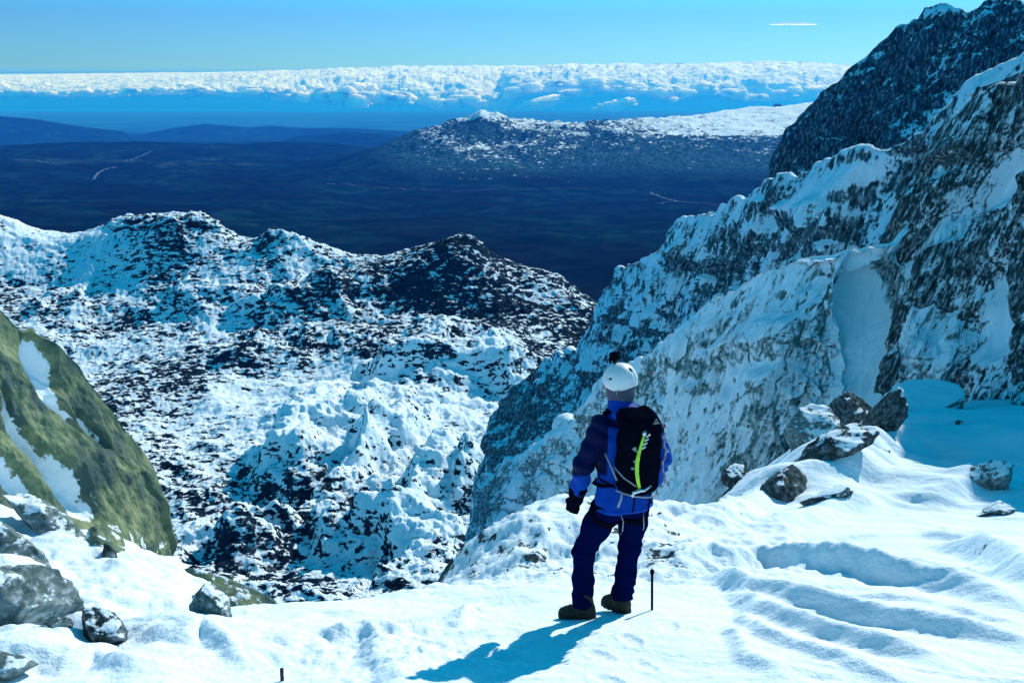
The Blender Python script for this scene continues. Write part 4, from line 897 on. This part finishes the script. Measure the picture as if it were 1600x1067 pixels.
# cloth
def cloth(name, col, scale=900, rough=.75, sheen=.15, spec=.25):
    m = NT(name); o = m.obj(); n = m.noise(o, 14, 4, .55); d = tuple(x * .7 for x in col) + (1,); e = tuple(min(1, x * 1.25) for x in col) + (1,)
    m.base(m.mix(n, d, e), rough, spec); m.b.inputs['Sheen Weight'].default_value = sheen
    m.bump(m.math('ADD', m.noise(o, 60, 4, .6), m.noise(o, scale, 2, .5)), .35, .004); return m
mj = cloth('blue_softshell', (.0, .050, .36), rough=.65, sheen=.0, spec=.08)
# navy yoke and upper sleeves, blue elsewhere
o_ = mj.obj(); sp = mj.add('ShaderNodeSeparateXYZ'); mj.l.new(o_, sp.inputs[0])
zl = mj.math('ADD', sp.outputs[2], mj.math('MULTIPLY', sp.outputs[0], .9))
left = mj.math('MULTIPLY', mj.ramp(sp.outputs[0], -.045, -.055), mj.ramp(sp.outputs[2], 1.10, 1.13))
yoke = mj.math('MULTIPLY', mj.ramp(mj.math('SUBTRACT', sp.outputs[2], mj.math('MULTIPLY', sp.outputs[0], -.25)), 1.455, 1.465), mj.ramp(sp.outputs[2], 1.525, 1.515))
col = mj.b.inputs['Base Color'].links[0].from_socket
cuff = mj.math('MULTIPLY', mj.math('MULTIPLY', mj.ramp(sp.outputs[2], .965, .96), mj.ramp(sp.outputs[0], -.14, -.15)), 1.0)
mj.put(mj.b.inputs['Base Color'], mj.mix(mj.math('MAXIMUM', mj.math('MAXIMUM', left, yoke), cuff, True), col, (.0006, .004, .045, 1)))
m_trs = cloth('navy_trousers', (.0010, .0045, .044), sheen=.0, spec=.0).m
m_black = cloth('black_fabric', (.0028, .004, .010), rough=.85, sheen=.0, spec=.0).m
m_skin = plain('skin', (.46, .22, .15), .5, .4, nscale=20, amt=.15)
m_white = plain('white_shell', (.72, .72, .70), .35, .5, nscale=8, amt=.06)
m_dark = plain('dark_plastic', (.004, .005, .007), .6, .0)
m_boot = cloth('olive_leather', (.034, .037, .028), rough=.75, sheen=0, spec=.1).m
m_sole = plain('black_rubber', (.012, .012, .013), .8, .3, nscale=40, amt=.4)
m_snowy = plain('packed_snow', (.76, .88, .92), .7, .2, nscale=40, amt=.05, bump=.01)
m_buff = cloth('grey_purple_knit', (.10, .085, .12)).m
m_metal = plain('brushed_aluminium', (.62, .64, .66), .32, .6, 1.0)
m_lime = plain('lime_green_shaft', (.42, .72, .02), .4, .5, nscale=30, amt=.2)
m_web = cloth('grey_webbing', (.30, .33, .36), scale=1500).m
m_red = plain('red_strap', (.45, .04, .03), .6, .3)

part('body', f_body, (-.45, -.35, .02), (.52, .45, 1.90), .009, m_skin)
part('jacket', f_jacket, (-.36, -.30, .80), (.47, .33, 1.66), .007, mj.m)
part('trousers', f_trousers, (-.36, -.22, .08), (.34, .28, 1.03), .007, m_trs)
def f_glove(X, Y, Z):
    P = (X, Y, Z); s = hand(P, (-.248, -.012, .925), (-.272, .02, .835), (0, 0, -1), .007)
    s = smin(s, cone(P, (-.243, -.028, .985), (-.252, -.008, .905), .066, .050), .015); return s + rp(P, 26, .003)
part('glove', f_glove, (-.37, -.14, .68), (-.15, .15, 1.06), .005, m_black)

# boots: leather upper, sole, laces, snow caked along the welt
def boot(heel, toe, ank):
    hx = np.array(heel, float); tx = np.array(toe, float); d = (tx - hx); L = np.linalg.norm(d[:2]); yaw = math.atan2(-d[0], d[1]); c = (hx + tx) / 2
    zg = min(0.0, 0.0)
    def up(X, Y, Z):
        P = (X, Y, Z); q = loc(P, (c[0], c[1], 0), yaw); y = q[1] / (L / 2)
        w = np.interp(y, [-1.2, -.8, 0, .55, 1.0, 1.25], [.030, .043, .044, .052, .040, .015])
        top = np.interp(y, [-1.2, -.6, -.2, .3, .8, 1.2], [.115, .145, .140, .105, .078, .05])
        s = np.maximum(np.sqrt((q[0] / w) ** 2 + (np.maximum(Z - .035, 0) / np.maximum(top - .035, .01)) ** 2) - 1, -9) * .04
        s = smax(s, np.abs(q[1]) - L / 2 - .018, .02); s = smax(s, .03 - Z, .004)
        s = smin(s, cone(P, (ank[0], ank[1], .09), (ank[0] - .0, ank[1], .20), .056, .060), .03)
        return s + rp(P, 30, .0025) + .002 * np.sin(q[1] * 190) * (y > 0) * (y < .8)
    def so(X, Y, Z):
        q = loc((X, Y, Z), (c[0], c[1], .012), yaw); y = q[1] / (L / 2)
        w = np.interp(y, [-1.2, -.8, 0, .55, 1.0, 1.3], [.030, .048, .046, .056, .044, .012])
        s = smax(np.abs(q[0]) - w, np.abs(q[1]) - L / 2 - .022, .02); s = smax(s, np.abs(q[2]) - .024 + .006 * (np.sin(q[1] * 150) > .2) * (q[2] < 0), .006); return s
    b = part('boot', up, (c[0] - .24, c[1] - .24, .0), (c[0] + .24, c[1] + .24, .24), .006, m_boot)
    part('sole', so, (c[0] - .24, c[1] - .24, -.03), (c[0] + .24, c[1] + .24, .06), .006, m_sole, b)
    bm = bmesh.new(); f = np.array([-math.sin(yaw), math.cos(yaw)]); sd = np.array([math.cos(yaw), math.sin(yaw)])
    for i in range(4):
        t = -.04 + .032 * i; p0 = c[:2] + f * (t - .02) * .9; z = .128 - .012 * i
        for sgn in (-1, 1):
            a = np.r_[p0 - sd * .03 * sgn, z - .012]; e = np.r_[p0 + f * .025 + sd * .03 * sgn, z - .014]; mid = np.r_[p0 + f * .012, z + .004]
            tube(bm, [a, mid, e], .0032, 6)
    bm_obj('lace', bm, m_black, b); return b
def tube(bm, pts, r, n=8, cap=True, taper=None):
    pts = [np.array(p, float) for p in pts]; rings = []
    for i, p in enumerate(pts):
        d = pts[min(i + 1, len(pts) - 1)] - pts[max(i - 1, 0)]; d /= np.linalg.norm(d) + 1e-12
        a = np.cross(d, [0, 0, 1] if abs(d[2]) < .9 else [1, 0, 0]); a /= np.linalg.norm(a); b = np.cross(d, a); rr = r if taper is None else r * taper[i]
        rings.append([bm.verts.new(p + rr * (math.cos(2 * math.pi * k / n) * a + math.sin(2 * math.pi * k / n) * b)) for k in range(n)])
    for i in range(len(rings) - 1):
        for k in range(n): bm.faces.new((rings[i][k], rings[i][(k + 1) % n], rings[i + 1][(k + 1) % n], rings[i + 1][k]))
    if cap: bm.faces.new(rings[0][::-1]); bm.faces.new(rings[-1])
boot((-.125, -.055, 0), (-.345, .035, 0), (-.185, -.03))
boot((.130, .065, 0), (-.015, .235, 0), (.095, .11))

# helmet, with vents, dark rim, rear cradle and an action camera
hf = lambda x, y, z: (HEAD[0] + x * math.cos(HYAW) - y * math.sin(HYAW), HEAD[1] + x * math.sin(HYAW) + y * math.cos(HYAW), HEAD[2] + z)
HLEAN = rad(-4)
def f_helm(X, Y, Z):
    q = loc((X, Y, Z), (HEAD[0], HEAD[1], HEAD[2] + .035), HYAW, HLEAN)
    s = ell(q, (.104, .126, .128)); s = np.maximum(s, -(ell(q, (.090, .112, .114))))
    rim = -.028 + .022 * np.cos(np.arctan2(q[0], q[1]) * 2) - .02 * (q[1] < -.02) * sstep(.0, -.1, q[1])
    s = smax(s, rim - q[2], .006)
    for x, y, z in ((-.098, .02, .035), (.098, .02, .035), (.0, -.088, .086), (.0, .088, .086)):
        s = smax(s, -(ell((q[0] - x, q[1] - y, q[2] - z), (.011, .017, .011))), .004)
    s = s + .0035 * np.exp(-((q[0]) / .018) ** 2) * (q[2] > 0) - .003 * np.exp(-((np.abs(q[0]) - .05) / .01) ** 2) * (q[2] > .02)
    return s
he = part('helmet', f_helm, (HEAD[0] - .16, HEAD[1] - .16, HEAD[2] - .06), (HEAD[0] + .16, HEAD[1] + .16, HEAD[2] + .20), .0045, m_white)
def f_liner(X, Y, Z):
    q = loc((X, Y, Z), (HEAD[0], HEAD[1], HEAD[2] + .035), HYAW, HLEAN); s = ell(q, (.096, .118, .119)); s = np.maximum(s, -(ell(q, (.086, .108, .108)))); return smax(s, -.045 + .02 * np.cos(np.arctan2(q[0], q[1]) * 2) - q[2], .004)
part('liner', f_liner, (HEAD[0] - .16, HEAD[1] - .16, HEAD[2] - .08), (HEAD[0] + .16, HEAD[1] + .16, HEAD[2] + .19), .005, m_dark, he)
bm = bmesh.new(); bx = bmesh.ops.create_cube(bm, size=1); bmesh.ops.scale(bm, vec=(.078, .046, .056), verts=bm.verts); bmesh.ops.bevel(bm, geom=bm.edges[:], offset=.006, segments=2, affect='EDGES')
n0 = len(bm.verts); tube(bm, [(0, .018, .002), (0, .026, .002)], .012, 14); tube(bm, [(0, 0, -.022), (0, 0, -.05)], .012, 10)
ac = bm_obj('camera', bm, m_dark, he); ac.location = hf(-.01, .045, .204); ac.rotation_euler = (0, 0, HYAW)
# knitted band over ears and nape
def f_buff(X, Y, Z):
    P = (X, Y, Z); q = loc(P, HEAD, HYAW); s = ell((q[0], q[1] + .004, q[2] + .03), (.088, .104, .125)); s = smin(s, chain(P, [(.048, 0, 1.545), (.042, .01, 1.64)], [.078, .078]), .03)
    s = np.maximum(s, q[2] - .045); s = smax(s, 1.545 - Z, .006); face = ell((q[0], q[1] - .105, q[2] - .0), (.06, .05, .085)); s = smax(s, -face, .006)
    return s + .0022 * np.sin(Z * 260) + rp(P, 22, .004)
part('headband', f_buff, (HEAD[0] - .15, HEAD[1] - .15, 1.53), (HEAD[0] + .15, HEAD[1] + .15, 1.78), .005, m_buff)
bm = bmesh.new(); tube(bm, [hf(-.088, -.02, -.0), hf(-.082, .01, -.05), hf(-.055, .05, -.105), hf(0, .062, -.125), hf(.055, .05, -.105), hf(.082, .01, -.05), hf(.088, -.02, 0)], .006, 6)
tube(bm, [hf(-.092, -.045, .0), hf(-.085, -.02, -.05), hf(-.082, .01, -.055)], .005, 6); tube(bm, [hf(.092, -.045, .0), hf(.085, -.02, -.05), hf(.082, .01, -.055)], .005, 6)
bm_obj('chin_strap', bm, m_web, he)

# climbing harness: waist belt, leg loops, gear loop
tq = lambda x, y, z, c=(.077, .008): (c[0] + x * math.cos(YAW) - y * math.sin(YAW), c[1] + x * math.sin(YAW) + y * math.cos(YAW), z)
def f_harn(X, Y, Z):
    P = (X, Y, Z); t = f_trousers(X, Y, Z); s = np.maximum(np.abs(t - .004) - .007, np.abs(Z - .865 + .1 * 0) - .026)
    for hp, kn in ((HPL, KNL), (HPR, KNR)):
        d = np.array(kn) - np.array(hp); d /= np.linalg.norm(d); c = np.array(hp) + d * .115
        e = (X - c[0]) * d[0] + (Y - c[1]) * d[1] + (Z - c[2]) * d[2]; r = np.sqrt((X - c[0]) ** 2 + (Y - c[1]) ** 2 + (Z - c[2]) ** 2)
        s = np.minimum(s, np.maximum(np.maximum(np.abs(t - .004) - .006, np.abs(e + .3 * (Y - c[1])) - .022), r - .155))
    return s
hn = part('harness', f_harn, (-.24, -.22, .70), (.33, .26, .93), .006, m_black)
for s_ in (-1, 1):
    bm = bmesh.new(); tube(bm, [tq(s_ * .09, -.13, .845), tq(s_ * .08, -.15, .80), tq(s_ * .085, -.15, .73), tq(s_ * .09, -.13, .70)], .004, 6); bm_obj('webbing', bm, m_web, hn)

# ------------------------------------------------------------------ backpack
bq = lambda x, y, z: (.075 + x * math.cos(YAW) - y * math.sin(YAW), 0 + x * math.sin(YAW) + y * math.cos(YAW), z)   # x across the back, y ahead, z up
pack = empty('backpack', (HX, HY, HZ)); tag(pack, 'black climbing backpack with grey straps worn on the blue jacket', 'backpack')
LEAN = rad(3)
def f_pack(X, Y, Z):
    q = loc((X, Y, Z), bq(-.012, -.215, 1.275), YAW, LEAN)
    w = np.interp(q[2], [-.26, -.2, 0, .2, .27], [.115, .140, .152, .148, .125]); dpt = np.interp(q[2], [-.26, -.15, .1, .27], [.085, .112, .108, .09])
    s = (np.power(np.abs(q[0] / w) ** 3 + np.abs(q[1] / dpt) ** 3, 1 / 3) - 1) * .11; s = smax(s, np.abs(q[2]) - .265, .05)
    s = s + .004 * np.sin(q[2] * 42 + 3 * q[0]) * .6 + .006 * pn3(q[0] * 12, q[1] * 12, q[2] * 9) + .003 * np.exp(-((np.abs(q[0]) - .085) / .006) ** 2)
    return s
B0 = (-.36, -.62, .92); B1 = (.55, .1, 1.72)
pb = part('bag', f_pack, B0, B1, .0065, m_black, pack)
def f_lid(X, Y, Z):
    q = loc((X, Y, Z), bq(-.010, -.200, 1.535), YAW, rad(16)); s = rbox((q[0], q[1], q[2]), (.132, .112, .060), .055)
    return s + .006 * pn3(q[0] * 11, q[1] * 11, q[2] * 11) + .002 * np.sin(q[0] * 60)
lid = part('lid', f_lid, B0, B1, .0065, m_black, pack)
# small pale triangular mark on the lid
bm = bmesh.new(); pc = lambda x, z: Vector(bq(-.012 + x, -.325, z - .005))
tr = [(.050, 1.548), (.064, 1.574), (.078, 1.548)]
for a, b in ((0, 1), (1, 2), (2, 0)): tube(bm, [pc(*tr[a]), pc(*tr[b])], .0022, 5)
tube(bm, [pc(.040, 1.542), pc(.090, 1.542)], .0022, 5)
bm_obj('emblem', bm, m_web, lid)
for s_ in (-1, 1):   # shoulder straps over the jacket
    bm = bmesh.new(); pts_ = [bq(s_ * .085, -.10, 1.50), bq(s_ * .095, -.045, 1.555), bq(s_ * .105, .04, 1.545), bq(s_ * .115, .125, 1.45), bq(s_ * .13, .155, 1.32), bq(s_ * .17, .10, 1.18), bq(s_ * .19, -.02, 1.08), bq(s_ * .15, -.15, 1.06)]
    tube(bm, pts_, .016, 10, taper=[1.4, 1.5, 1.6, 1.6, 1.4, .8, .5, .5]); bm_obj('shoulder_strap', bm, m_black, pack)
bm = bmesh.new(); tube(bm, [bq(-.16, -.15, 1.075), bq(-.205, -.05, 1.045), bq(-.20, .06, 1.03), bq(-.12, .15, 1.02), bq(0, .17, 1.02), bq(.12, .15, 1.02), bq(.20, .06, 1.03), bq(.205, -.05, 1.045), bq(.16, -.15, 1.075)], .013, 8); bm_obj('hip_belt', bm, m_black, pack)
def strap(name, pts_, r, mat, parent=pack):
    bm = bmesh.new(); tube(bm, pts_, r, 6); return bm_obj(name, bm, mat, parent)
strap('compression_strap', [bq(-.150, -.24, 1.40), bq(-.12, -.315, 1.385), bq(-.085, -.338, 1.36)], .0055, m_web)
strap('compression_strap', [bq(-.175, -.18, 1.22), bq(-.15, -.26, 1.17), bq(-.09, -.33, 1.12)], .0055, m_web)
strap('compression_strap', [bq(-.17, -.20, 1.06), bq(-.10, -.31, 1.045), bq(.0, -.335, 1.03), bq(.10, -.31, 1.03)], .006, m_web)
strap('compression_strap', [bq(-.21, -.11, 1.30), bq(-.19, -.16, 1.22), bq(-.165, -.20, 1.13)], .006, m_web)
strap('dangling_strap', [bq(-.145, -.24, 1.06), bq(-.155, -.245, 1.01), bq(-.175, -.24, .955)], .008, m_web)
strap('dangling_strap', [bq(.09, -.21, 1.02), bq(.092, -.205, .94), bq(.09, -.19, .87)], .006, m_black)
strap('dangling_strap', [bq(-.03, -.21, 1.02), bq(-.03, -.205, .94), bq(-.032, -.19, .88)], .006, m_black)
for x, z in ((-.108, 1.39), (-.105, 1.30), (-.118, 1.25), (.150, 1.40), (.150, 1.33), (.148, 1.12)):
    bm = bmesh.new(); bmesh.ops.create_cube(bm, size=1); bmesh.ops.scale(bm, vec=(.026, .008, .018), verts=bm.verts); bmesh.ops.bevel(bm, geom=bm.edges[:], offset=.003, segments=2, affect='EDGES')
    b_ = bm_obj('buckle', bm, m_web, pack); b_.location = bq(x, -.335 + .35 * max(0, abs(x) - .10), z); b_.rotation_euler = (0, .2, YAW)
# pale daisy chain down the right side of the bag
bm = bmesh.new(); zz = np.linspace(1.44, 1.05, 14); tube(bm, [bq(.166 + .004 * (-1) ** i, -.255 + .02 * math.sin(i), z) for i, z in enumerate(zz)], .0075, 6); bm_obj('side_strap', bm, m_web, pack)
strap('elastic_cord', [bq(.165, -.24, 1.335), bq(.215, -.20, 1.30), bq(.235, -.17, 1.285)], .005, m_web)
strap('pull_tab', [bq(.16, -.25, 1.50), bq(.168, -.255, 1.475)], .008, m_red)

# ice tool lashed to the bag
tool = empty('ice_tool', (HX, HY, HZ)); tag(tool, 'curved lime green ice tool lashed upright to the black backpack', 'ice tool')
TY = -.352
ctl = [(-.052, 1.485), (-.062, 1.45), (-.078, 1.40), (-.094, 1.34), (-.102, 1.28), (-.100, 1.22), (-.092, 1.17), (-.080, 1.12)]
bm = bmesh.new(); tube(bm, [bq(x, TY, z) for x, z in ctl], .0125, 10, taper=[.7, .75, .8, 1, 1.1, 1.1, 1, .9]); bm_obj('shaft', bm, m_lime, tool)
bm = bmesh.new()
for i in range(4):   # moulded finger rests
    x, z = ctl[0][0] - .010 * i + .006, 1.468 - .026 * i; tube(bm, [bq(x + .004, TY - .006, z), bq(x + .034, TY - .004, z + .010)], .0062, 6)
bm_obj('finger_rest', bm, m_white, tool)
bm = bmesh.new(); tube(bm, [bq(-.056, TY, 1.478), bq(-.050, TY, 1.50), bq(-.040, TY, 1.515)], .013, 8, taper=[1, 1.1, .4]); bm_obj('spike', bm, m_metal, tool)
bm = bmesh.new(); tube(bm, [bq(-.130, TY, 1.085), bq(-.108, TY - .004, 1.095), bq(-.075, TY - .004, 1.10), bq(-.045, TY, 1.092), bq(-.005, TY, 1.110), bq(.012, TY, 1.118)], .0105, 8, taper=[1.1, 1.2, 1.3, 1.0, .6, .3])
tube(bm, [bq(-.112, TY, 1.10), bq(-.128, TY, 1.075), bq(-.135, TY, 1.062)], .010, 8); bm_obj('pick', bm, m_metal, tool)
# metal rod end that shows past his right side
rod = empty('ice_screw', (HX, HY, HZ)); tag(rod, 'short thin metal rod sticking out at the right edge of the blue jacket', 'ice screw')
bm = bmesh.new(); tube(bm, [bq(.235, -.06, 1.135), bq(.315, -.075, 1.128)], .005, 8); bm_obj('rod', bm, m_dark, rod)
bm = bmesh.new(); tube(bm, [bq(.228, -.058, 1.136), bq(.240, -.061, 1.134)], .012, 10); bm_obj('head', bm, m_metal, rod)

# walking axe planted in the snow beside him
P = at(1018.5, 955, 7.72); gz = float(ground_z(P[0], P[1])[0]); ax_ = empty('ice_axe', (P[0], P[1], gz)); tag(ax_, 'thin black shaft planted upright in snow right of the walker', 'ice axe')
bm = bmesh.new(); tube(bm, [(.004, 0, -.12), (-.006, 0, .275)], .0095, 12); bm_obj('shaft', bm, m_dark, ax_)
bm = bmesh.new(); tube(bm, [(-.006, 0, .275), (-.0063, 0, .285), (-.0066, 0, .297), (-.007, 0, .312), (-.0072, 0, .318)], .013, 12, taper=[.8, 1.1, 1.25, 1.1, .6]); bm_obj('grip_cap', bm, m_dark, ax_)
bm = bmesh.new(); tube(bm, [(-.007, 0, .318), (-.008, .0, .345)], .0055, 8, taper=[1, .5]); bm_obj('spike', bm, m_metal, ax_)
# short stub of a buried stake at the bottom of the picture
P = at(441, 1062, 5.95); gz = float(ground_z(P[0], P[1])[0]); st = empty('stake', (P[0], P[1], gz)); tag(st, 'tiny dark stake end poking out of the snow at the bottom edge', 'stake')
bm = bmesh.new(); bmesh.ops.create_cube(bm, size=1); bmesh.ops.scale(bm, vec=(.020, .016, .16), verts=bm.verts); bmesh.ops.bevel(bm, geom=bm.edges[:], offset=.003, segments=2, affect='EDGES'); bm_obj('post', bm, m_rock_dark, st)
bm = bmesh.new(); tube(bm, [(-.012, -.002, .035), (.012, -.002, .04)], .004, 6); bm_obj('wire', bm, m_metal, st)
# far hut on the plateau
P = at(1215, 162.5, 4060); hut = empty('summit_hut', (P[0], P[1], float(f_height(P[0:1], P[1:2])[0]))); tag(hut, 'tiny dark building on the skyline of the far snowy plateau', 'building')
bm = bmesh.new(); bmesh.ops.create_cube(bm, size=1); bmesh.ops.scale(bm, vec=(24, 12, 8), verts=bm.verts); bmesh.ops.translate(bm, vec=(0, 0, 3), verts=bm.verts); bm_obj('wall', bm, m_rock_dark, hut, False)
bm = bmesh.new(); v = [bm.verts.new(c) for c in ((-12.5, -6.5, 7), (12.5, -6.5, 7), (12.5, 6.5, 7), (-12.5, 6.5, 7), (-11, 0, 10), (11, 0, 10))]
for f in ((0, 1, 5, 4), (2, 3, 4, 5), (1, 2, 5), (3, 0, 4), (3, 2, 1, 0)): bm.faces.new([v[i] for i in f])
bm_obj('roof', bm, m_rock_dark, hut, False)
